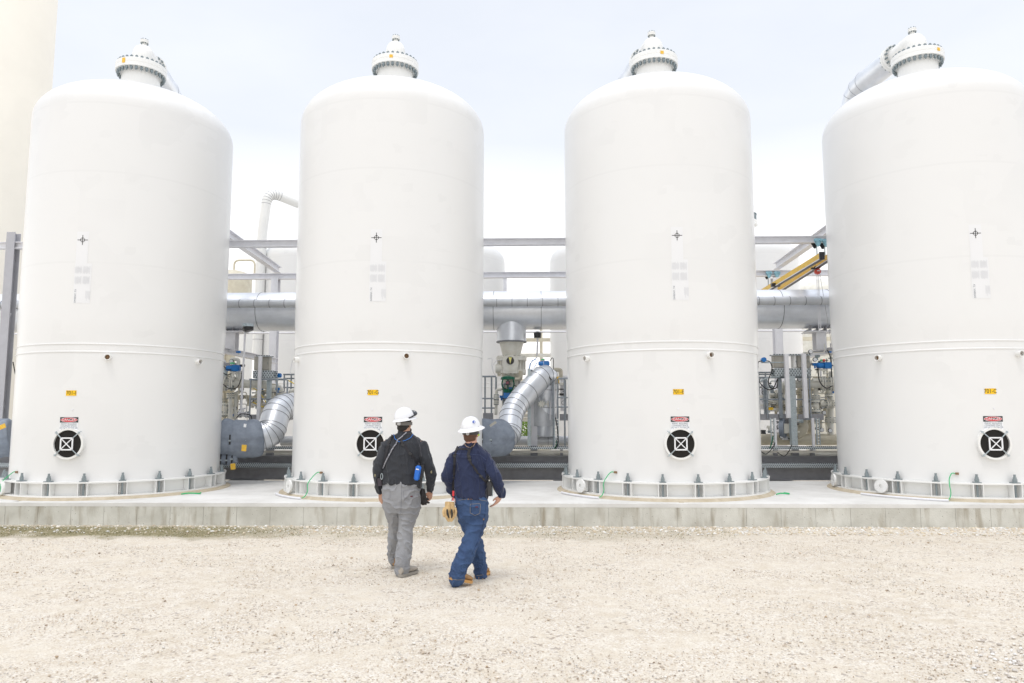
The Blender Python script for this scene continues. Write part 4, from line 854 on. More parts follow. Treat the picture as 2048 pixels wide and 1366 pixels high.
# crowded small-bore work behind the rails
def tubing(x0, x1, y0, y1, Y0, Y1_, seed, lab, nv=7, nh=6, ng=5):
    """a frame of small pipes, tubes, gauges and little valves filling the given part of a gap"""
    r = random.Random(seed); t = thing('instrument_rack', lab, 'instrument rack', P((x0+x1)/2,y1,Y0), 'racks of small tubing on the skid')
    for k in range(nv):
        x = r.uniform(x0, x1); Y = r.uniform(Y0, Y1_); ya = r.uniform(y0, y0+(y1-y0)*.45); yb = r.uniform(y0+(y1-y0)*.6, y1); rr = r.choice((.012,.018,.03,.045)); m = r.choice((EQW, EQW, CREAM, GALV, STEELL, RAIL))
        a, b = P(x,ya,Y), P(x,yb,Y); b.x = a.x; part(MB().tube(arc([a+V3(r.choice((-.18,.18,.0)),0,0), a, b], .06), rr, 10), 'riser', m, t)
        for q in range(r.randint(1, 3)):
            z = b.z+(a.z-b.z)*r.random(); part(MB().disc(V3(a.x,Y,z), (0,0,1), rr*1.9+.008, .022, 14), 'collar', r.choice((EQW, EQW, BOLT, DARK)), t)
    for k in range(nh):
        y = r.uniform(y0, y1); Y = r.uniform(Y0, Y1_); xa = r.uniform(x0, (x0+x1)/2); xb = r.uniform((x0+x1)/2, x1); rr = r.choice((.008,.012,.025,.05)); a, b = P(xa,y,Y), P(xb,y,Y); b.z = a.z
        part(MB().tube(arc([a, b, b+V3(0,0,r.choice((-.22,.2)))], .06), rr, 10), 'branch', r.choice((EQW, CREAM, STEELL, STEEL)), t)
    for k in range(ng):
        c = P(r.uniform(x0,x1), r.uniform(y0,y1), Y0-.02); k2 = r.random()
        if k2 < .35:
            g_ = part(MB().disc(c, (0,1,0), .05, .035, 18), 'gauge', DARK, t); part(MB().disc(c-V3(0,.02,0), (0,1,0), .042, .004, 18), 'gauge_face', WHITEP, g_)
        elif k2 < .7: part(MB().box(c, (.09,.07,.06)).cyl(c, c-V3(0,0,.09), .02, n=8), 'small_valve', r.choice((EQW, BOLT, JBOX, BLUE)), t)
        else: part(MB().cyl(c-V3(.05,0,0), c+V3(.06,0,0), .03, n=12), 'coupling', r.choice((BOLT, DARK, EQW)), t)
    return t
tubing(446, 486, 716, 780, 16.9, 17.3, 11, 'small tubing and valves round the wide blue actuator by tank 701-I', 7, 6, 7)
tubing(446, 500, 782, 838, 17.2, 17.8, 12, 'small pipes below the white flanged pipe by tank 701-I', 6, 6, 6)
tubing(500, 572, 765, 832, 17.3, 18.2, 13, 'small pipes behind the posts left of tank 701-G', 8, 7, 7)
tubing(1002, 1052, 748, 812, 17.25, 17.4, 14, 'small tubing round the green control valve', 3, 5, 4)
tubing(1092, 1130, 735, 830, 17.2, 17.9, 15, 'small tubing right of the silver drum', 4, 3, 4)
tubing(1522, 1582, 760, 830, 17.2, 18.0, 16, 'small pipes behind the rails right of tank 701-E', 9, 7, 7)
tubing(1598, 1668, 700, 765, 17.0, 17.8, 17, 'small tubing round the blue actuator by tank 701-C', 8, 6, 7)
tubing(1598, 1668, 770, 866, 17.3, 18.0, 18, 'small pipes below the flanged pipe by tank 701-C', 9, 8, 8)
tubing(1525, 1600, 840, 890, 17.0, 17.3, 19, 'small tubing over the cream pipe right of tank 701-E', 4, 4, 4)
tubing(0, 18, 700, 830, 17.2, 17.8, 20, 'small pipes at the left picture edge', 3, 3, 3)
# left edge
process_pipe([(-20,780,17.5),(14,780,17.5)], .1, 'white pipe at the left picture edge', fl=((0,.8),)); actuator(4, 740, 17.3, .2, 'blue actuator at the left picture edge'); cable([(26,724,17),(30,745,17),(34,760,17)], 'dark hose left of tank 701-I', .012)
solo(MB().beam(P(-20,622,16.3), P(22,632,16.5), .10, .12), 'steel_beam', STEELL, 'short grey beam meeting the column left of tank 701-I', 'steel beam'); solo(MB().ibeam(P(34,706,16.5), P(60,706,16.5), .12, .14), 'steel_beam', STEELL, 'stub beam right of the column left of tank 701-I', 'steel beam')

# ------------------------------------------------------------------ small hoist crane between tanks 701-E and 701-C
def crane_beam(p0, p1, lab):
    a, b = P(*p0), P(*p1); b.z = a.z; b.x = a.x+(b.x-a.x)*.6; t = thing('crane_beam', lab, 'crane beam', a, 'yellow crane beams'); n_ = (b-a).normalized(); s = n_.cross(V3(0,0,1))
    part(MB().beam(a, b, .07, .13), 'web', YEL, t); q0, q1 = a-V3(0,0,.075), b-V3(0,0,.075); part(MB().beam(q0, q1, .10, .018), 'track', STEELL, t); part(MB().beam(q0-V3(0,0,.018), q1-V3(0,0,.018), .06, .014), 'track', DARK, t)
    mb = MB(); mb.box(a-n_*.02+V3(0,0,-.01), (.11,.04,.17)); part(mb, 'end_cap', DARK, t); return t, a, b
_, ca, cb = crane_beam((1643,511,16.0), (1531,573,20.9), 'front yellow crane beam hanging between tanks 701-E and 701-C')
_, ca2, cb2 = crane_beam((1662,511,16.0), (1565,565,20.9), 'rear yellow crane beam partly hidden by tank 701-C')
def trolley(px, py, Y, zb_, lab):
    c = P(px, py, Y); t = thing('beam_trolley', lab, 'trolley', c, 'light blue trolleys'); mb = MB(); r = .085
    mb.prism([c+V3(-r*1.15,-.10,r*.6), c+V3(-r*.8,-.10,r), c+V3(r*.8,-.10,r), c+V3(r*1.15,-.10,r*.6), c+V3(r*.75,-.10,-r*.3), c+V3(.02,-.10,-r*1.2), c+V3(-.02,-.10,-r*1.2), c+V3(-r*.75,-.10,-r*.3)], (0,.02,0)); part(mb, 'side_plate', LBLUE, t)
    mb = MB(); mb.prism([c+V3(-r*1.15,.10,r*.6), c+V3(-r*.8,.10,r), c+V3(r*.8,.10,r), c+V3(r*1.15,.10,r*.6), c+V3(.02,.10,-r*1.2), c+V3(-.02,.10,-r*1.2)], (0,.02,0)); part(mb, 'side_plate', DARK, t)
    for s in (-1, 1): mb = MB(); mb.cyl(c+V3(s*r*.65,-.13,r*.5), c+V3(s*r*.65,-.08,r*.5), r*.36, n=16); part(mb, 'wheel', LBLUE, t)
    mb = MB(); mb.cyl(c+V3(0,0,-r), V3(c.x,Y,zb_+.06), .014, n=8); part(mb, 'hanger', GALV, t)
trolley(1633, 486, 16.3, ca.z, 'front light blue trolley on the front beam left of tank 701-C'); trolley(1649, 487, 16.3, ca2.z, 'front trolley half hidden by tank 701-C'); trolley(1536, 550, 20.5, cb.z-.2, 'left trolley on the farther beam above the yellow crane'); trolley(1552, 550, 20.5, cb2.z-.2, 'right trolley on the farther beam above the yellow crane')
c = P(1635, 543, 17.0); t = thing('chain_hoist', 'red ball shaped chain hoist hanging from the yellow crane beam', 'chain hoist', c); mb = MB(); mb.sph(c, .062, 18); mb.disc(c, (0,1,0), .07, .07, 20); part(mb, 'housing', ORG_R, t)
mb = MB(); mb.box(c+V3(0,0,.10), (.12,.08,.05)); mb.box(c+V3(-.09,0,.075), (.10,.07,.04)); part(mb, 'trolley_block', DARK, t)
mb = MB(); mb.box(c+V3(0,-.072,.005), (.07,.005,.025)); part(mb, 'maker_plate', WHITEP, t)
for dx in (-.03, 0, .022): part(MB().cyl(c+V3(dx,0,-.05), c+V3(dx,-.0,-1.4), .006, n=6), 'chain', STEELL, t)
part(MB().cyl(c+V3(.05,0,-.05), c+V3(.24,-.1,-2.0), .005, n=6), 'chain', STEEL, t)
c = P(1551, 570, 19.4); mb = MB(); mb.box(c, (.22,.12,.09)); solo(mb, 'hoist_trolley', DARK, 'black hoist trolley near the far end of the yellow crane', 'trolley')

# ------------------------------------------------------------------ farther plant
t = thing('cream_tower', 'very large pale cream tower left of tank 701-I', 'tower', (-18.85,22.5,0)); mb = MB(); mb.lathe([(2.55,0),(2.55,19),(2.3,19.8),(1.2,20.6),(.01,20.9)], (-18.85,22.5,0), 96); part(mb, 'shell', SPARK, t)
jacket('goose_neck_pipe', [P(598,408,25.4), P(536,383,24.6), P(524,470,24.6), P(514,720,24.6)], .165, 'white and silver goose neck pipe between tanks 701-I and 701-G', 'pipe', 1.6, .45, m=WHITE)
def vessel(px, pt, Y, r, lab, m=EQW, neck=True):
    c = P(px, pt, Y); t = thing('process_vessel', lab, 'vessel', (c.x,Y,0), 'pale vessels far behind'); mb = MB(); pr = [(r,0),(r,c.z-r*.5)]+[(max(.001,r*math.cos(a)), c.z-r*.5+r*.5*math.sin(a)) for a in [PI/2*i/8 for i in range(1, 9)]]; mb.lathe(pr, (c.x,Y,0), 40); part(mb, 'shell', m, t)
    if neck:
        mb = MB(); mb.tube(arc([V3(c.x,Y,c.z-.05), V3(c.x,Y,c.z+.5), V3(c.x+1.0,Y,c.z+.5), V3(c.x+1.0,Y,c.z-.3)], .25), .05, 8); part(mb, 'top_pipe', CREAM, t)
vessel(468, 541, 34, .85, 'cream domed vessel right of tank 701-I under the farther beam', CREAM); vessel(575, 575, 36, 1.1, 'white vessel left of tank 701-G behind the steel column', EQW, False); vessel(492, 600, 31, .35, 'slim white standpipe far behind right of tank 701-I', WHITE, False)
vessel(1640, 560, 36, 1.4, 'white vessel far behind, left of tank 701-C', EQW, False)
def rack(x0, x1, Y, zs, lab, m=CREAM):
    t = thing('pipe_rack', lab, 'pipe rack', (x0,Y,0), 'pale pipe racks far behind'); n_ = int((x1-x0)/3)+1
    for i in range(n_+1):
        x = x0+(x1-x0)*i/n_; part(MB().beam(V3(x,Y,0), V3(x,Y,zs[-1]), .14, .14, (0,1,0)), 'rack_column', m, t)
    for z_ in zs: part(MB().beam(V3(x0,Y,z_), V3(x1,Y,z_), .12, .16), 'rack_beam', m, t)
    for k in range(5):
        z_ = zs[0]+.22; part(MB().tube([V3(x0,Y-.5+.35*k,z_+.1*(k%2)), V3(x1,Y-.5+.35*k,z_+.1*(k%2))], .07+.03*(k%3), 10), 'rack_pipe', (EQW, CREAM, SILD)[k%3], t)
rack(-26, 24, 33, [3.0, 5.2, 6.9], 'pale steel pipe rack in the far background')
rack(-1, 5, 29.5, [1.6, 2.9, 4.2], 'nearer short pipe rack seen between tanks 701-G and 701-E', EQW)
# low shed and shrubs beyond, seen through the middle gap
mb = MB(); mb.bx(-34, 34, 46, 50, 0, 3.4); solo(mb, 'long_shed', WHITE, 'long low white shed far beyond the plant', 'building')
rs2 = random.Random(5)
for i, (x, lab) in enumerate(((.1,'bright green shrub seen through the middle gap'),(1.5,'second green shrub beyond the silver elbow'))):
    t = thing('shrub', lab, 'shrub', (x,38,0), 'shrubs beyond the plant'); mb = MB()
    for k in range(1500):
        u_ = Vector((rs2.gauss(0,1), rs2.gauss(0,1), rs2.gauss(0,1))).normalized()*rs2.random()**.4; c = V3(x+u_.x*1.0, 38+u_.y*.8, .9+u_.z*.75); n_ = Vector((rs2.gauss(0,1),rs2.gauss(0,1),rs2.gauss(0,1))).normalized(); a, b = basis(n_); s_ = .05+.05*rs2.random()
        mb.add([c-a*s_, c+b*s_*.5, c+a*s_, c-b*s_*.5], [(0,1,2,3)])
    part(mb, 'foliage', mat('shrub_leaf', (.20,.33,.05), .6, var=.4, vscale=6), t, smooth=0); part(MB().cyl(V3(x,38,0), V3(x,38,.9), .05, .03, 8), 'stem', RUST, t)
# ------------------------------------------------------------------ people
from mathutils.bvhtree import BVHTree
SKIN = mat('skin', (.50,.27,.18), .5, var=.12, vscale=12); SKIN2 = mat('fair_skin', (.60,.34,.25), .5, var=.12, vscale=12)
HAIR = mat('black_hair', (.012,.010,.010), .6, bump=.6, bscale=90, stretch=(1,1,.2)); HAIR2 = mat('brown_hair', (.10,.045,.025), .6, bump=.6, bscale=90, stretch=(1,1,.2))
CHAR = mat('charcoal_knit', (.034,.037,.045), .85, sheen=.2, col2=(.027,.030,.037), vscale=4, bump=.9, bscale=14, stretch=(1,1,.4))
NAVY = mat('navy_knit', (.017,.027,.074), .85, sheen=.2, col2=(.013,.020,.058), vscale=4, bump=.9, bscale=16, stretch=(1,1,.35))
GREYT = mat('grey_canvas', (.30,.305,.32), .8, col2=(.26,.265,.28), vscale=3, bump=1.0, bscale=20)
JEAN = mat('blue_denim', (.040,.085,.19), .8, col2=(.024,.052,.13), vscale=5, bump=1.0, bscale=22)
HAT = mat('hard_hat_white', (.80,.81,.84), .28, coat=.3); WEB = mat('black_webbing', (.020,.019,.024), .7, bump=.4, bscale=300)
TAN = mat('tan_leather', (.42,.24,.10), .6, col2=(.28,.15,.06), vscale=25, bump=.3, bscale=80); TANL = mat('pale_tan_leather', (.66,.47,.24), .6, col2=(.50,.34,.16), vscale=18, bump=.3)
SOLE = mat('boot_sole_grey', (.30,.28,.25), .8); SOLET = mat('boot_sole_tan', (.55,.30,.10), .7); GREYB = mat('grey_suede', (.42,.38,.33), .8, var=.2, vscale=30)
PBLUE = mat('pouch_blue', (.02,.16,.62), .6); WORN = mat('worn_patch', (.42,.38,.24), .9, var=.3, vscale=80); BELT = mat('brown_leather', (.12,.05,.02), .5)
def Q(cx, cy, Y): return P(720+cx/3.4133, 790+cy/3.4133, Y)
def cap(mb, pts, rs, n=20, flat=1.0):
    """rounded limb through pts, radii rs"""
    w = smooth_path(pts, 6); k = len(w); rr = []
    for i in range(k):
        f = i/(k-1)*(len(rs)-1); a = int(min(f, len(rs)-2)); t = f-a; t = t*t*(3-2*t); rr.append(rs[a]*(1-t)+rs[a+1]*t)
    mb.tube(w, rr, n); mb.sph(w[0], rr[0]*.999, n); mb.sph(w[-1], rr[-1]*.999, n); return mb
def ell(c, w, d, n=40, tilt=0, p=2.3, yaw_=0):
    out = []; c = Vector(c)
    for i in range(n):
        a = 2*PI*i/n; x = math.copysign(abs(math.cos(a))**(2/p), math.cos(a))*w; y = math.copysign(abs(math.sin(a))**(2/p), math.sin(a))*d
        ca, sa = math.cos(yaw_), math.sin(yaw_); out.append(c+Vector((x*ca-y*sa, x*sa+y*ca, tilt*x)))
    return out
def fuse(mb, vox, it, disp=None, name='m'):
    me = mb.mesh(name, (0,0,0), 0, True); o = bpy.data.objects.new('tmp', me); C.objects.link(o)
    r = o.modifiers.new('r', 'REMESH'); r.mode = 'VOXEL'; r.voxel_size = vox
    if it: s = o.modifiers.new('s', 'SMOOTH'); s.factor = .5; s.iterations = it
    bpy.context.view_layer.update(); dg = bpy.context.evaluated_depsgraph_get(); m2 = bpy.data.meshes.new_from_object(o.evaluated_get(dg)); bpy.data.objects.remove(o); bpy.data.meshes.remove(me)
    if disp:
        k = len(m2.vertices); co_ = np.empty(k*3, np.float32); no_ = np.empty(k*3, np.float32); m2.vertices.foreach_get('co', co_); m2.vertices.foreach_get('normal', no_)
        dd = np.array([disp(Vector(c)) for c in co_.reshape(-1, 3)], np.float32); m2.vertices.foreach_set('co', (co_.reshape(-1, 3)+no_.reshape(-1, 3)*dd[:, None]).ravel()); m2.update()
    m2.name = name; m2.shade_smooth(); return m2
def mpart(me, name, m, parent, label=None):
    org = ORG[parent.name]; me.transform(Matrix.Translation(-org)); me.materials.append(m); o = bpy.data.objects.new(name, me); C.objects.link(o); o.parent = parent; ORG[o.name] = org.copy()
    if label: o['label'] = label
    return o
def bvh(o):
    org = ORG[o.name]; return BVHTree.FromPolygons([v.co+org for v in o.data.vertices], [tuple(p.vertices) for p in o.data.polygons])
def on(tree, cx, cy, off=.004, fallY=8.2):
    d = (Q(cx, cy, 1)-CAM).normalized(); h = tree.ray_cast(CAM, d)
    if h[0] is None: return Q(cx, cy, fallY), -d
    return h[0]+h[1]*off, h[1]
def strap(tree, pts, w, t, name, m, parent, label=None, fallY=8.2, off=.004, n=6):
    pp = []
    for i in range(len(pts)-1):
        for j in range(n): f = j/n; pp.append((pts[i][0]*(1-f)+pts[i+1][0]*f, pts[i][1]*(1-f)+pts[i+1][1]*f))
    pp.append(pts[-1]); q = [on(tree, x, y, off, fallY) for x, y in pp]
    if isinstance(w, float) and t == 0:
        return part(MB().tube([a for a, _ in q], w, 8), name, m, parent, label)
    rings = []; k = len(q)
    for i, (c, nn) in enumerate(q):
        d = (q[min(i+1,k-1)][0]-q[max(i-1,0)][0]).normalized(); s = d.cross(nn).normalized(); rings.append([c-s*w/2, c+s*w/2, c+s*w/2+nn*t, c-s*w/2+nn*t])
    return part(MB().loft(rings), name, m, parent, label, smooth=30)
def hand(mb, wrist, dirv, palm_n, thumb_side, curl=.5, s=1.0):
    """palm and five separate bent fingers; dirv along the hand, palm_n towards which fingers curl"""
    d = dirv.normalized(); n = (palm_n-d*palm_n.dot(d)).normalized(); r = d.cross(n).normalized()*thumb_side
    for k in range(4):
        o = (k-1.5)*.0195*s; L_ = (.040,.046,.043,.034)[k]*s; base = wrist+d*.085*s-r*o
        cap(mb, [wrist+d*.005*s-r*o*.65, wrist+d*.05*s-r*o*.95, base], [.013*s,.0135*s,.011*s], 10)
        a = curl*.55+.06*k; p1 = base+(d*math.cos(a)+n*math.sin(a))*L_; a += curl*.95; p2 = p1+(d*math.cos(a)+n*math.sin(a))*L_*.68; a += curl*.7; p3 = p2+(d*math.cos(a)+n*math.sin(a))*L_*.52
        cap(mb, [base, p1, p2, p3], [.0100*s,.0092*s,.0085*s,.0072*s], 10)
    b = wrist+d*.022*s+r*.026*s; t1 = b+(d*.75+r*.6+n*.35).normalized()*.040*s; t2 = t1+(d*.95+r*.15+n*.35).normalized()*.032*s; cap(mb, [wrist+d*.012*s+r*.008*s, b, t1, t2], [.014*s,.0135*s,.0115*s,.009*s], 10)
def head(mb, c, f, s=1.0):
    """c centre of skull, f facing direction (horizontal)"""
    f = f.normalized(); u = Vector((0,0,1)); r = f.cross(u)
    M_ = Matrix((r, f, u)).transposed(); mb.sph(c+u*.015, .098*s, 28, (.80,.98,1.02), M_); mb.sph(c+f*.022-u*.055, .072*s, 24, (.86,.92,1.1), M_); mb.sph(c+f*.062-u*.100, .026*s, 16)
    mb.cyl(c+f*.088*s-u*.0, c+f*.112*s-u*.038, .008, .013, 10); mb.sph(c+f*.108*s-u*.040, .013, 10); mb.sph(c+f*.088*s-u*.068, .018, 12, (1.3,.6,.5), M_)
    mb.sph(c+f*.078*s+u*.022, .026, 12, (2.0,.6,.5), M_)
    for k in (-1, 1): mb.sph(c+r*k*.080*s-u*.022-f*.004, .030, 14, (.32,.62,1.0), M_)
def folds(amp, vs, seed):
    def f(co):
        a = noise.noise(Vector((co.x*8+seed, co.y*8, co.z*4)))
        b = noise.noise(Vector((co.x*18+seed, co.y*18, co.z*10+3)))
        c = 1-abs(noise.noise(Vector((co.x*8+co.z*6*vs+seed, co.y*8, co.z*7-co.x*5*vs))))*3.2
        return amp*(.75*a+.22*b+.85*(max(0, c)**1.6-.25))
    return f
def drape(amp, seed):
    b = folds(amp*.75, 1, seed)
    def f(co):
        n_ = noise.noise(Vector((co.x*15+seed+co.z*2.5, co.y*9, co.z*2.2))); return b(co)+amp*1.1*(max(0, 1-abs(n_)*4.5)**1.3-.2)
    return f
def cuff_folds(amp, z0, z1, seed, base):
    def f(co):
        g_ = max(0, 1-abs((co.z-(z0+z1)/2)/((z1-z0)/2)))
        return base(co)+amp*g_*math.sin((co.z*1.0+.25*noise.noise(Vector((co.x*9+seed, co.y*9, co.z*9))))*150)*.5
    return f

# ---------------- worker in grey trousers
Y1 = 8.36; root = G(720+285/3.4133, 1150); root.z = 0
p1 = thing('person', 'worker walking away in charcoal long-sleeved shirt, grey trousers and white hard hat with goggles', 'person', (root.x, Y1, 0))
hc = Q(302, 190, Y1); hf = Vector((.36,1,0)).normalized()
shL, shR = Q(183,335,Y1), Q(420,338,Y1); elL, elR = Q(124,500,Y1-.03), Q(474,500,Y1-.03); wrL, wrR = Q(140,660,Y1+.08), Q(481,648,Y1+.06)
hipL, hipR = Q(235,690,Y1), Q(335,690,Y1)
kL, kR = Q(243,900,Y1+.16), Q(313,905,Y1-.03); aL, aR = Q(231,1135,8.70), Q(288,1195,8.27)
mb = MB(); head(mb, hc-V3(0,0,.0), hf); mb.cyl(hc-V3(0,.02,.05), Q(303,262,Y1), .062, .072, 20)
mb.loft([ell(Q(300,275,Y1), .10,.08), ell(Q(298,320,Y1),.17,.10), ell(Q(292,450,Y1),.18,.12), ell(Q(288,600,Y1),.18,.12), ell(Q(285,720,Y1),.17,.12)])
for a, b, c in ((shL, elL, wrL), (shR, elR, wrR)): cap(mb, [a, b, c], [.05,.042,.030])
for a, b, c in ((hipL, kL, aL), (hipR, kR, aR)): cap(mb, [a, b, c], [.085,.058,.04])
hand(mb, wrL-V3(0,0,.005), V3(.07,.05,-1), V3(.75,.6,0), 1, .42, 1.04); hand(mb, wrR-V3(0,0,.005), V3(-.14,.02,-1), V3(-.8,.5,0), -1, .85, 1.04)
body1 = mpart(fuse(mb, .0042, 2, name='body'), 'body', SKIN, p1)
mb = MB(); L5 = [(250,.060,.060),(262,.088,.072),(278,.135,.088),(298,.176,.104),(330,.205,.122),(390,.214,.142),(450,.212,.150),(520,.216,.152),(580,.222,.155),(603,.226,.157)]
cx = lambda y: 303-(y-250)*.045
mb.loft([ell(Q(cx(y), y, Y1+.0), w, d) for y, w, d in L5])
for a, b, c in ((shL, elL, wrL), (shR, elR, wrR)): cap(mb, [a+V3((.006 if a is shL else -.006),0,-.022), b, c+V3(0,0,.012)], [.074,.066,.048])
sf = drape(.012, 2.0)
shirt1 = mpart(fuse(mb, .0062, 4, sf, 'shirt'), 'shirt', CHAR, p1); T1 = bvh(shirt1)
mb = MB(); mb.loft([ell(Q(284,588,Y1), .212,.146), ell(Q(285,640,Y1), .219,.156), ell(Q(287,700,Y1), .218,.160), ell(Q(289,760,Y1), .210,.148), ell(Q(291,800,Y1), .195,.120)])
cap(mb, [Q(338,715,Y1), Q(334,790,Y1-.01), kR, Q(303,1030,8.30), Q(292,1130,8.26), Q(289,1198,8.26)], [.126,.114,.085,.086,.083,.078])
cap(mb, [Q(228,715,Y1+.02), Q(236,790,Y1+.05), kL, Q(236,1020,8.62), Q(231,1085,8.69), Q(230,1122,8.70)], [.114,.104,.079,.078,.075,.071])
fz = cuff_folds(.006, aR.z-.05, aR.z+.40, 3, folds(.0165, 1.4, 7.0))
tr1 = mpart(fuse(mb, .0062, 3, fz, 'trousers'), 'trousers', GREYT, p1); TT1 = bvh(tr1)
def boot(parent, heel, toe, hz, tz, up_m, sole_m, w=.048):
    """heel, toe ground points; hz, tz heights of the sole at heel and toe"""
    h_ = Vector((heel[0],heel[1],hz)); t_ = Vector((toe[0],toe[1],tz)); d = (t_-h_); L_ = d.length; d.normalize(); s = d.cross(V3(0,0,1)).normalized(); u = s.cross(d).normalized()
    def ring(f, wl, z): return h_+d*(L_*f)+s*wl+u*z
    prof = [(0,.55),(.04,.78),(.15,.92),(.32,.86),(.5,.88),(.68,1.05),(.82,1.02),(.93,.78),(1.0,.38)]
    rg = []
    for f, k in prof: rg.append([ring(f, -w*k, 0), ring(f, w*k, 0), ring(f, w*k, .03), ring(f, -w*k, .03)])
    part(MB().loft(rg), 'sole', sole_m, parent, smooth=45)
    m_ = MB(); rg = []
    for f, k, hh in ((.02,.6,.085),(.10,.82,.115),(.25,.80,.12),(.38,.78,.105),(.52,.80,.080),(.68,.93,.062),(.84,.88,.052),(.94,.6,.042),(.985,.3,.034)):
        c = h_+d*(L_*f)+u*.026; rg.append([c+s*w*k*.96*math.cos(2*PI*i/16)+u*(hh*.5+hh*.5*math.sin(2*PI*i/16))*.98 for i in range(16)])
    m_.loft(rg); m_.cyl(h_+d*.08+u*.06, h_+d*.09+V3(0,0,.16), .050, .047, 16)
    mpart(fuse(m_, .005, 3, None, 'boot_upper'), 'boot_upper', up_m, parent)
gR = G(720+300/3.4133, 790+1243/3.4133)
boot(p1, (gR.x-.045, gR.y-.01), (gR.x+.10, gR.y+.26), .0, .0, GREYB, SOLE, .052)
gL = G(720+232/3.4133, 790+1186/3.4133); boot(p1, (gL.x+.002, gL.y), (gL.x+.05, gL.y+.285), .0, .0, TAN, SOLE, .050)
# hair cap and beard
mb = MB(); u = V3(0,0,1); r_ = hf.cross(u); M_ = Matrix((r_, hf, u)).transposed(); mb.sph(hc+V3(0,0,.012)-hf*.012, .102, 28, (.80,.95,1.0), M_); mb.sph(hc-hf*.038-V3(0,0,.05), .070, 20, (.96,.75,.95), M_)
mpart(fuse(mb, .005, 2, lambda c: .002*noise.noise(c*60), 'hair'), 'hair', HAIR, p1)
mb = MB(); mb.sph(hc+hf*.058-V3(0,0,.085), .056, 20, (1.12,.85,.72), M_); mpart(fuse(mb, .005, 2, lambda c: .002*noise.noise(c*60), 'beard'), 'beard', HAIR, p1)
def hat(parent, c, f, tilt, brim_front, brim_side, rx=.112, ry=.135, rz=.125, brim_m=None, full=False, logo=None, nm='hard_hat'):
    """hard hat: ridged dome, brim, on the head at c facing f"""
    f = f.normalized(); u = (V3(0,0,1)+tilt).normalized(); r = f.cross(u).normalized(); f = u.cross(r).normalized(); n_ = 64; dome = []
    for i in range(17):
        ph = PI/2*i/16; ring = []
        for j in range(n_):
            a = 2*PI*j/n_; x, y = math.cos(a), math.sin(a); k = 1+.022*math.exp(-(x/.16)**2)*math.sin(ph)**.5*(1 if y > -2 else 0)
            k += .012*math.exp(-((abs(x)-.45)/.10)**2)
            ring.append(c+r*x*rx*math.cos(ph)**.85*k+f*y*ry*math.cos(ph)**.85*k+u*rz*math.sin(ph)*k)
        dome.append(ring)
    h = part(MB().loft(dome, cap=False), nm, HAT, parent, merge=True); mb = MB(); rg = [[], [], [], []]
    for j in range(n_):
        a = 2*PI*j/n_; x, y = math.cos(a), math.sin(a); b = brim_side+(brim_front-brim_side)*max(0, y)**2; dr = -.012-.010*b/.04
        p0 = c+r*x*rx+f*y*ry; ex = (r*x+f*y).normalized(); rg[0].append(p0+u*.006-ex*.002); rg[1].append(p0+ex*b+u*dr); rg[2].append(p0+ex*b+u*(dr-.005)); rg[3].append(p0-ex*.004-u*.004)
    mb.loft(rg, cap=False); part(mb, 'brim', brim_m or HAT, h, merge=True); return h, u, r, f
h1, hu, hr, hff = hat(p1, hc+V3(0,0,.052), hf, V3(-.13,-.10,0), .050, .022, .110, .132, .128)
mb = MB(); n_ = 48; c_ = hc+V3(0,0,.032); rg = [[c_+hr*math.cos(2*PI*j/n_)*.109+hff*math.sin(2*PI*j/n_)*.130+hu*z for j in range(n_)] for z in (.018,.002)]
mb.loft(rg, cap=False); part(mb, 'brim_edge', mat('edge_grey_blue', (.12,.14,.19), .5), h1)
mb = MB(); c_ = hc-V3(0,0,.008); rg = [[c_+r_*math.cos(2*PI*j/n_)*.090+hf*(math.sin(2*PI*j/n_)*.110-.004)+V3(0,0,z) for j in range(n_)] for z in (.018,-.020)]
mb.loft(rg, cap=False); part(mb, 'headband', mat('headband_grey', (.16,.15,.14), .6), h1); mb = MB(); kb = c_-hf*.114; mb.cyl(kb, kb-hf*.016, .022, .018, 20); part(mb, 'ratchet_knob', mat('knob_grey', (.50,.50,.50), .4), h1)
# goggles pushed up on the hat
gc_ = hc+V3(0,0,.105)+hf*.105+hr*.045; mb = MB(); mb.sph(gc_, .060, 20, (1.1,.45,.62), M_); part(mb, 'goggles', mat('goggle_lens', (.05,.06,.075), .15, coat=.5), h1)
mb = MB(); pts = [hc+V3(0,0,.068)+hr*math.cos(a)*.117+hff*math.sin(a)*.138+V3(0,0,.02*math.sin(a)) for a in [(-.55+.1*i) for i in range(17)]]; mb.tube(pts, .007, 6); part(mb, 'goggle_strap', WEB, h1)
# collar, harness, lanyard
mb = MB(); cc = Q(303,252,Y1); mb.lathe([(.068,0),(.078,.004),(.076,.028),(.068,.034)], cc-V3(0,0,.02), 40); part(mb, 'collar', CHAR, p1)
strap(T1, [(303,262),(282,300),(292,330),(330,385),(370,430),(402,468)], .030, .004, 'harness_strap', WEB, p1)
strap(T1, [(222,272),(212,300),(198,335),(180,400),(165,480)], .030, .004, 'harness_strap', WEB, p1)
strap(T1, [(318,258),(262,305),(225,365),(190,430),(160,500)], .007, 0, 'coiled_cord', mat('cord_black_white', (.10,.10,.12), .5, col2=(.5,.5,.55), vscale=90), p1, off=.009)
strap(T1, [(300,262),(340,262),(390,300),(412,360),(420,420)], .012, .003, 'shoulder_seam', mat('charcoal_seam', (.06,.06,.07), .8), p1, off=.001)
strap(T1, [(226,268),(240,300),(268,320),(310,312),(350,290),(364,266)], .0032, 0, 'blue_lanyard', mat('lanyard_blue', (.04,.20,.65), .5), p1, off=.008)
for x, y in ((288,318),(292,340),(343,402),(205,318),(197,332)):
    q, nn = on(T1, x, y, .008); mb = MB(); mb.box(q, (.036,.012,.022), M=Matrix.Rotation(.5 if x > 250 else -.5, 3, 'Y')); part(mb, 'buckle', DARK, p1)
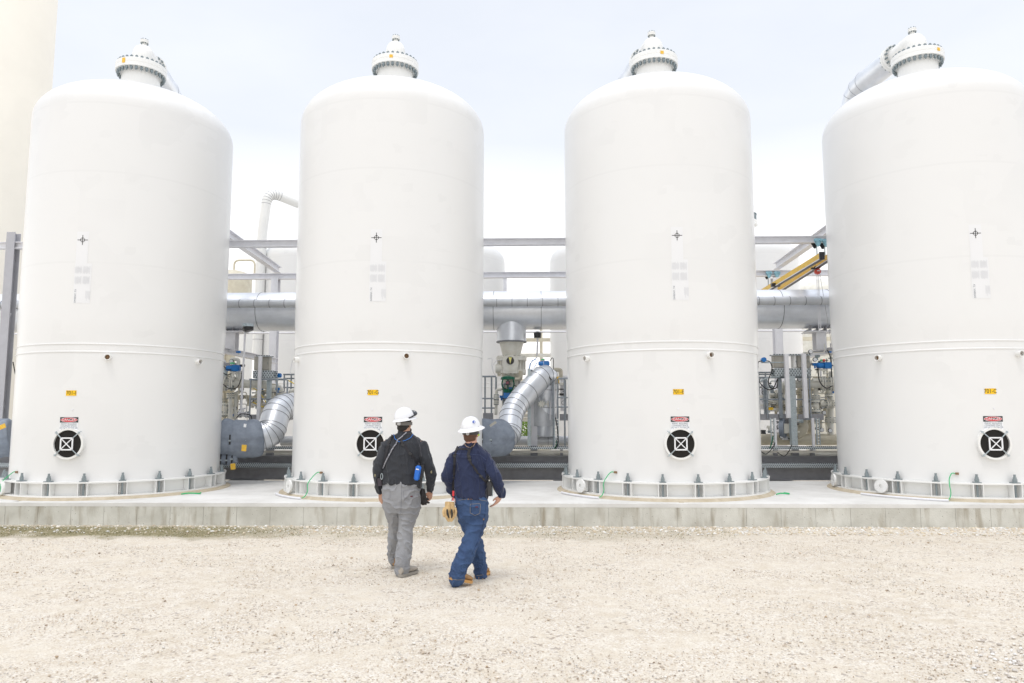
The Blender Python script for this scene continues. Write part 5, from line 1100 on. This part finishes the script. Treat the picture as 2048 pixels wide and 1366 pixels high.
for (x, y, w_, h_) in ((487,525,.030,.055),(103,548,.022,.06)):
    q, nn = on(T1, x, y, .0015); b_, a_ = basis(nn); mb = MB(); ring = []
    for i in range(14): a = 2*PI*i/14; k = .75+.35*noise.noise(Vector((math.cos(a)*2, math.sin(a)*2, x))); ring.append((x+math.cos(a)*w_*k/.0057/2*3.41*.5*1.6, y+math.sin(a)*h_*k/.0057/2*3.41*.5*1.6))
    pts = [on(T1, *z, .002)[0] for z in ring]; cpt = on(T1, x, y, .003)[0]; mb.add(pts+[cpt], [(i, (i+1) % 14, 14) for i in range(14)]); part(mb, 'worn_patch', WORN, p1)
q, nn = on(T1, 408, 500, .03); mb = MB(); R_ = Matrix.Rotation(.16, 3, 'Y'); cpo = Q(393,532,Y1-.19)
pb = thing('pouch', 'small blue pouch hanging at the right side of the worker in grey trousers', 'pouch', cpo)
mb.box(cpo, (.062,.04,.165), M=R_); o_ = part(mb, 'pouch_body', PBLUE, pb); bm = bmesh.new(); bm.from_mesh(o_.data); bmesh.ops.bevel(bm, geom=bm.edges[:]+bm.verts[:], offset=.012, segments=3, affect='EDGES'); bm.to_mesh(o_.data); bm.free()
mb = MB(); k0 = cpo+R_@V3(-.004,-.0215,.035); mb.prism([k0+R_@V3(-.020,0,0), k0+R_@V3(-.010,0,.018), k0+R_@V3(-.002,0,.008), k0+R_@V3(.004,0,.016), k0+R_@V3(.022,0,0)], (0,-.001,0)); part(mb, 'white_emblem', WHITEP, pb)
mb = MB(); mb.tube([cpo+R_@V3(0,0,.08), Q(402,468,Y1-.16)], .012, 8); part(mb, 'hanging_loop', WEB, pb)
mb = MB(); mb.box(cpo+V3(.045,.05,.04), (.035,.04,.09)); mb.box(cpo+V3(.045,.05,-.03), (.03,.03,.05)); part(mb, 'radio_clip', DARK, p1)
mb = MB(); pts = [Q(148,556,Y1-.13)+V3(.012*math.cos(a),0,.032*math.sin(a)) for a in [2*PI*i/18 for i in range(18)]]; mb.tube(pts, .0035, 6, cl=True); part(mb, 'carabiner', GALV, p1)
mb = MB(); mb.box(Q(136,594,Y1-.08), (.045,.05,.085), M=Matrix.Rotation(-.1, 3, 'Y')); part(mb, 'belt_pouch', mat('plum_black', (.05,.04,.05), .7), p1)
mb = MB(); mb.loft([ell(Q(400,582,Y1),.03,.10), ell(Q(402,612,Y1),.032,.11), ell(Q(408,632,Y1),.018,.07)]); part(mb, 'shirt_tail', CHAR, p1)
# pockets and seams on the trousers
strap(TT1, [(284,600),(283,700),(278,800)], .0018, 0, 'trouser_seam', mat('grey_stitch', (.20,.20,.22), .8), p1, off=.001)
for a_ in ([(295,655),(372,640),(368,700),(335,712),(298,700),(295,655)], [(180,640),(205,645),(206,700),(190,712)]): strap(TT1, a_, .0016, 0, 'pocket_seam', MATS['grey_stitch'], p1, off=.001)
q, nn = on(TT1, 349, 692, .002); mb = MB(); mb.box(q, (.034,.004,.014)); part(mb, 'pocket_label', mat('label_dark_red', (.10,.01,.02), .6), p1)
for z_, x0, x1, T_ in ((1172,252,330,TT1),(1108,206,246,TT1)): strap(TT1, [(x0,z_),(x1,z_-2)], .0016, 0, 'hem_stitch', MATS['grey_stitch'], p1, off=.001)
# black glove in the right hand
gp = Q(436,700,Y1+.0); gl = thing('work_glove', 'crumpled black glove held in the right hand of the worker in grey trousers', 'glove', gp); mb = MB()
cap(mb, [Q(428,655,Y1), Q(428,690,Y1), Q(432,735,Y1)], [.030,.042,.030], 14)
for a_, b_ in (((440,700),(468,712)),((436,715),(470,735)),((425,715),(450,745)),((415,690),(412,735))): cap(mb, [Q(*a_, Y1), Q((a_[0]+b_[0])/2, (a_[1]+b_[1])/2+4, Y1-.02), Q(*b_, Y1)], [.016,.014,.012], 10)
mpart(fuse(mb, .005, 2, lambda c: .003*noise.noise(c*40), 'glove_body'), 'glove_body', mat('black_leather', (.015,.013,.013), .6), gl)

# ---------------- worker in blue jeans
Y2 = 7.98; root = G(720+745/3.4133, 1165); p2 = thing('person', 'worker walking away in navy long-sleeved shirt, blue jeans and full-brim white hard hat', 'person', (root.x, Y2, 0))
hc = Q(757, 258, Y2); hf = Vector((.24,1,0)).normalized(); r_ = hf.cross(u); M_ = Matrix((r_, hf, u)).transposed()
shL, shR = Q(650,415,Y2), Q(858,425,Y2); elL, elR = Q(597,550,Y2-.05), Q(926,560,Y2-.06); wrL, wrR = Q(655,690,Y2+.14), Q(963,680,Y2+.05)
hipL, hipR = Q(715,760,Y2), Q(815,770,Y2)
mb = MB(); head(mb, hc, hf, .97); mb.cyl(hc-V3(0,.02,.05), Q(762,345,Y2), .058, .066, 20)
mb.loft([ell(Q(762,355,Y2), .09,.08), ell(Q(760,400,Y2),.155,.10), ell(Q(757,520,Y2),.16,.11), ell(Q(758,660,Y2),.155,.11), ell(Q(764,790,Y2),.155,.11)])
for a, b, c in ((shL, elL, wrL), (shR, elR, wrR)): cap(mb, [a, b, c], [.045,.040,.028])
cap(mb, [hipR, Q(766,950,7.93), Q(672,1235,7.78)], [.085,.056,.04]); cap(mb, [hipL, Q(775,960,8.08), Q(825,1215,8.18)], [.085,.056,.04])
hand(mb, wrL, V3(.1,.2,-1), V3(.8,.5,0), 1, .5); hand(mb, wrR-V3(0,0,.003), V3(-.50,.18,-.9), V3(-.7,.3,-.5), -1, .32, 1.02)
mpart(fuse(mb, .0042, 2, name='body'), 'body', SKIN2, p2)
cx = lambda y: 762-(y-320)*.012
mb = MB(); mb.loft([ell(Q(762,325,Y2),.058,.056), ell(Q(762,338,Y2),.085,.072), ell(Q(760,355,Y2),.122,.086), ell(Q(757,378,Y2),.158,.100), ell(Q(755,415,Y2),.184,.118), ell(Q(755,480,Y2),.190,.132), ell(Q(755,560,Y2),.186,.136), ell(Q(755,630,Y2),.182,.136), ell(Q(758,680,Y2),.176,.136,tilt=-.05), ell(Q(762,702,Y2),.170,.132,tilt=-.10)])
cap(mb, [shL+V3(.006,0,-.016), elL, wrL+V3(0,0,.01)], [.073,.064,.046]); cap(mb, [shR+V3(-.006,0,-.016), elR, wrR+V3(0,0,.012)], [.073,.062,.047])
shirt2 = mpart(fuse(mb, .0062, 4, drape(.014, 11.0), 'shirt'), 'shirt', NAVY, p2); T2 = bvh(shirt2)
mb = MB(); mb.loft([ell(Q(763,688,Y2), .168,.118), ell(Q(765,725,Y2), .176,.130), ell(Q(768,775,Y2), .178,.138), ell(Q(768,830,Y2), .166,.125), ell(Q(768,860,Y2), .150,.105)])
cap(mb, [Q(812,790,Y2), Q(795,860,7.97), Q(772,950,7.93), Q(738,1050,7.88), Q(695,1140,7.82), Q(667,1205,7.79), Q(662,1250,7.80)], [.112,.108,.096,.094,.086,.084,.090])
cap(mb, [Q(718,790,Y2), Q(742,870,8.02), Q(768,960,8.06), Q(792,1050,8.12), Q(812,1130,8.16), Q(822,1195,8.19), Q(822,1228,8.19)], [.102,.098,.086,.086,.082,.076,.066])
fz = cuff_folds(.008, .0, .36, 5, folds(.0165, 1.4, 17.0))
jn = mpart(fuse(mb, .0062, 3, fz, 'jeans'), 'jeans', JEAN, p2); TJ = bvh(jn)
g2 = G(720+700/3.4133, 790+1306/3.4133); boot(p2, (g2.x-.135, g2.y-.02), (g2.x+.085, g2.y+.12), .075, .004, TAN, SOLET, .050)
g3 = G(720+822/3.4133, 790+1252/3.4133); boot(p2, (g3.x-.04, g3.y), (g3.x+.07, g3.y+.27), .0, .0, TAN, SOLET, .046)
mb = MB(); mb.sph(hc+V3(0,0,.012)-hf*.012, .099, 28, (.82,.95,1.0), M_); mb.sph(hc-hf*.036-V3(0,0,.052), .069, 20, (1.0,.78,.85), M_)
mpart(fuse(mb, .005, 2, lambda c: .003*noise.noise(c*50), 'hair'), 'hair', HAIR2, p2)
h2, hu, hr, hff = hat(p2, hc+V3(0,0,.060), hf, V3(-.12,-.16,0), .055, .042, .104, .128, .118, full=True)
mb = MB(); q = hc+V3(0,0,.118)+r_*.062-hf*.088; nn = (q-(hc+V3(0,0,.05))).normalized(); mb.disc(q+nn*.004, nn, .017, .004, 20); st_ = part(mb, 'hat_sticker', mat('sticker_blue', (.02,.08,.40), .4), h2)
mb = MB(); mb.disc(q+nn*.007+V3(.005,0,-.004), nn, .007, .002, 14); part(mb, 'sticker_mark', WHITEP, st_)
for s in (-1, 1): mb = MB(); q = hc+V3(0,0,.072)+r_*s*.098-hf*.04; mb.box(q, (.014,.014,.012)); part(mb, 'hat_slot', STEELL, h2)
mb = MB(); n_ = 48; c_ = hc-V3(0,0,.006); rg = [[c_+r_*math.cos(2*PI*j/n_)*.090+hf*(math.sin(2*PI*j/n_)*.108-.004)+V3(0,0,z) for j in range(n_)] for z in (.02,-.012)]; mb.loft(rg, cap=False); part(mb, 'headband', DARK, h2)
mb = MB(); kb = c_-hf*.112; mb.cyl(kb, kb-hf*.014, .019, .015, 18); part(mb, 'ratchet_knob', MATS['knob_grey'], h2)
mb = MB(); q = hc+r_*.088-V3(0,0,.022)+hf*.0; mb.sph(q, .013, 10); part(mb, 'ear_plug', mat('lime_foam', (.45,.75,.05), .6), p2)
mb = MB(); mb.lathe([(.062,0),(.072,.004),(.070,.026),(.062,.032)], Q(762,336,Y2)-V3(0,0,.012), 40); part(mb, 'collar', mat('black_collar', (.012,.014,.03), .85), p2)
strap(T2, [(712,334),(728,352),(752,362),(772,350),(785,332)], .0028, 0, 'necklace', mat('gold_cord', (.62,.42,.28), .35, metal=.5), p2, off=.006)
strap(T2, [(668,352),(656,385),(646,425),(642,500),(640,580),(634,655)], .026, .004, 'harness_strap', WEB, p2)
strap(T2, [(672,372),(700,368),(738,372)], .020, .003, 'harness_strap', WEB, p2); strap(T2, [(770,345),(745,375),(738,410),(744,440)], .032, .004, 'harness_strap', WEB, p2)
strap(T2, [(744,440),(775,490),(810,540),(845,580),(868,598)], .024, .004, 'harness_strap', WEB, p2)
for x, y in ((647,415),(742,420),(748,442),(822,553)):
    q, nn = on(T2, x, y, .008); mb = MB(); mb.box(q, (.034,.012,.024), M=Matrix.Rotation(.3, 3, 'Y')); part(mb, 'buckle', DARK, p2)
strap(T2, [(635,398),(690,402),(760,404),(820,410),(868,450)], .0016, 0, 'yoke_seam', mat('navy_stitch', (.07,.09,.2), .8), p2, off=.0005)
mb = MB(); mb.loft([ell(Q(764,676,Y2),.172,.131,tilt=-.02), ell(Q(764,698,Y2),.173,.133,tilt=-.02)]); 
strap(TJ, [(700,690),(740,690),(775,688)], .030, .005, 'belt', BELT, p2, off=.003); q, nn = on(TJ, 738, 689, .01); mb = MB(); mb.box(q, (.055,.006,.022)); part(mb, 'belt_patch', TAN, p2)
MATS.pop('jean_stitch', None); JS = mat('jean_stitch', (.30,.26,.20), .8); JD = mat('denim_dark_line', (.01,.02,.06), .8)
strap(TJ, [(757,705),(760,760),(757,840)], .0016, 0, 'seat_seam', JD, p2, off=.001); strap(TJ, [(672,718),(720,712),(800,712),(868,724)], .0016, 0, 'yoke_stitch', JS, p2, off=.001)
strap(TJ, [(752,745),(815,742),(822,745),(818,808),(785,822),(752,805),(752,745)], .0018, 0, 'pocket_stitch', JS, p2, off=.001); strap(TJ, [(735,712),(800,705)], .014, .002, 'wallet_edge', BELT, p2, off=.001)
strap(TJ, [(862,735),(850,830),(830,930),(800,1010),(762,1090)], .0016, 0, 'side_seam', JD, p2, off=.001)
q, nn = on(TJ, 797, 765, .002); mb = MB(); mb.box(q, (.030,.004,.012)); part(mb, 'pocket_label', MATS['label_dark_red'], p2); q, nn = on(TJ, 843, 847, .002); mb = MB(); mb.box(q, (.012,.004,.020)); part(mb, 'leather_tab', TAN, p2)
strap(TJ, [(608,1252),(660,1262),(714,1262)], .0022, 0, 'hem_stitch', JS, p2, off=.001); strap(TJ, [(796,1232),(842,1228)], .0022, 0, 'hem_stitch', JS, p2, off=.001)
# radio at the hip
c = Q(886,640,Y2-.06); t = thing('radio', 'black handheld radio hanging at the right hip of the worker in jeans', 'radio', c); mb = MB(); mb.box(c, (.058,.045,.155)); o_ = part(mb, 'radio_body', DARK, t)
bm = bmesh.new(); bm.from_mesh(o_.data); bmesh.ops.bevel(bm, geom=bm.edges[:], offset=.008, segments=3, affect='EDGES'); bm.to_mesh(o_.data); bm.free()
mb = MB(); mb.cyl(c+V3(-.018,0,.07), c+V3(-.018,0,.16), .007, .005, 10); part(mb, 'antenna', BLACK, t); mb = MB(); mb.cyl(c+V3(.012,0,.075), c+V3(.012,0,.095), .010, n=12); part(mb, 'knob', BLACK, t)
mb = MB(); mb.box(c+V3(.03,0,-.03), (.008,.03,.10)); part(mb, 'clip', BOLT, t)
mb = MB(); mb.box(Q(637,672,Y2-.12), (.020,.012,.055)); mb.cyl(Q(636,700,Y2-.12), Q(634,722,Y2-.12), .008, n=8); part(mb, 'red_key_clip', RED, p2)
# tan gloves clipped to the belt
gp = Q(617,790,Y2-.10); gl = thing('work_gloves', 'pair of tan leather gloves clipped to the left hip of the worker in jeans', 'gloves', gp); gY = Y2-.10
for nm_, xo, pal in (('glove', -14, 0), ('glove', 16, 1)):
    mb = MB(); rg = [ell(Q(612+xo,728,gY+.02*pal),.026,.016), ell(Q(612+xo,755,gY+.02*pal),.030,.020), ell(Q(611+xo,790,gY+.02*pal),.036,.022), ell(Q(610+xo,815,gY+.02*pal),.034,.020)]; mb.loft(rg)
    for k in range(4):
        a = (-1.5+k)*9; cap(mb, [Q(611+xo+a,805,gY+.02*pal), Q(613+xo+a*1.0,830,gY-.005), Q(618+xo*.6+a*.7,(858,862,856,846)[k],gY)], [.012,.0115,.009], 10)
    cap(mb, [Q(612+xo-24+48*pal,775,gY-.005), Q(612+xo-30+58*pal,800,gY-.015), Q(612+xo-26+50*pal,828,gY-.02)], [.013,.012,.009], 10)
    g_ = mpart(fuse(mb, .004, 2, lambda c: .002*noise.noise(c*50), nm_), nm_, TANL, gl)
    mb = MB(); cap(mb, [Q(609+xo,785,gY-.028), Q(612+xo,812,gY-.026), Q(616+xo*.6,838,gY-.018)], [.010,.012,.007], 8); mpart(fuse(mb, .003, 1, None, 'palm_patch'), 'palm_patch', mat('black_palm', (.03,.028,.025), .6), g_)
mb = MB(); mb.tube([Q(622,722,gY), Q(632,700,Y2-.12)], .005, 6); part(mb, 'clip_cord', GALV, gl)
# ------------------------------------------------------------------ light
SUN_EL, SUN_AZ = 70, -160     # azimuth measured from +Y towards +X
w = bpy.data.worlds.new('World'); sc.world = w; w.use_nodes = True; nt = w.node_tree; L = nt.links; bg = nt.nodes['Background']
sky = nt.nodes.new('ShaderNodeTexSky'); sky.sky_type = 'NISHITA'; sky.sun_disc = False; sky.sun_elevation = math.radians(SUN_EL); sky.sun_rotation = math.radians(SUN_AZ)
sky.air_density = 1.0; sky.dust_density = 3.5; sky.ozone_density = 1.0
tc = nt.nodes.new('ShaderNodeTexCoord'); mp = nt.nodes.new('ShaderNodeMapping'); mp.inputs['Scale'].default_value = (1, 1, 2.6); L.new(tc.outputs['Generated'], mp.inputs[0])
n = nt.nodes.new('ShaderNodeTexNoise'); n.inputs['Scale'].default_value = 1.7; n.inputs['Detail'].default_value = 7; n.inputs['Roughness'].default_value = .55; L.new(mp.outputs[0], n.inputs['Vector'])
sx = nt.nodes.new('ShaderNodeSeparateXYZ'); L.new(tc.outputs['Generated'], sx.inputs[0])
cl = nt.nodes.new('ShaderNodeMapRange'); cl.inputs['From Min'].default_value = .42; cl.inputs['From Max'].default_value = .72; cl.inputs['To Min'].default_value = .82; cl.inputs['To Max'].default_value = .95; L.new(n.outputs[0], cl.inputs[0])
hz = nt.nodes.new('ShaderNodeMapRange'); hz.inputs['From Min'].default_value = .5; hz.inputs['From Max'].default_value = .1; hz.inputs['To Min'].default_value = 0; hz.inputs['To Max'].default_value = .9; L.new(sx.outputs[2], hz.inputs[0])
mxm = nt.nodes.new('ShaderNodeMath'); mxm.operation = 'MAXIMUM'; L.new(cl.outputs[0], mxm.inputs[0]); L.new(hz.outputs[0], mxm.inputs[1])
mx = nt.nodes.new('ShaderNodeMix'); mx.data_type = 'RGBA'; L.new(mxm.outputs[0], mx.inputs[0]); L.new(sky.outputs[0], mx.inputs[6]); mx.inputs[7].default_value = (5.1, 5.28, 5.6, 1)
mz = nt.nodes.new('ShaderNodeMapRange'); mz.inputs['From Min'].default_value = .36; mz.inputs['From Max'].default_value = .04; L.new(sx.outputs[2], mz.inputs[0])
m3 = nt.nodes.new('ShaderNodeMix'); m3.data_type = 'RGBA'; L.new(mz.outputs[0], m3.inputs[0]); L.new(mx.outputs[2], m3.inputs[6]); m3.inputs[7].default_value = (8.7, 8.5, 8.15, 1)
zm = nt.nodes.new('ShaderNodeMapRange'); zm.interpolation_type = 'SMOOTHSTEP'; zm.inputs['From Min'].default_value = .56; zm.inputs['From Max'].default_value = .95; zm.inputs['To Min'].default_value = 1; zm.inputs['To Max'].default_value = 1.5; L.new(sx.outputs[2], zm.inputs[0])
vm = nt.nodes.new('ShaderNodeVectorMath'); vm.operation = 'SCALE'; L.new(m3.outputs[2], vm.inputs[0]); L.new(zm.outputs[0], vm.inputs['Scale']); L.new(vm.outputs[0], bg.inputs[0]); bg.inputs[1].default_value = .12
sl = bpy.data.lights.new('sun', 'SUN'); sl.energy = .5; sl.angle = math.radians(14); sl.color = (1, .965, .91)
so = bpy.data.objects.new('sun', sl); C.objects.link(so); az = math.radians(SUN_AZ); el = math.radians(SUN_EL)
sd = Vector((math.sin(az)*math.cos(el), math.cos(az)*math.cos(el), math.sin(el))); so.rotation_euler = (-sd).to_track_quat('-Z', 'Y').to_euler(); so.location = (0,0,30)
sc.view_settings.view_transform = 'Standard'; sc.view_settings.look = 'None'; sc.view_settings.exposure = .68; sc.view_settings.gamma = 1
sc.cycles.use_denoising = True
sc.cycles.max_bounces = 6

for o in C.objects:
    if not o.parent and o.get('category') and not o.get('kind'): o['kind'] = 'thing'
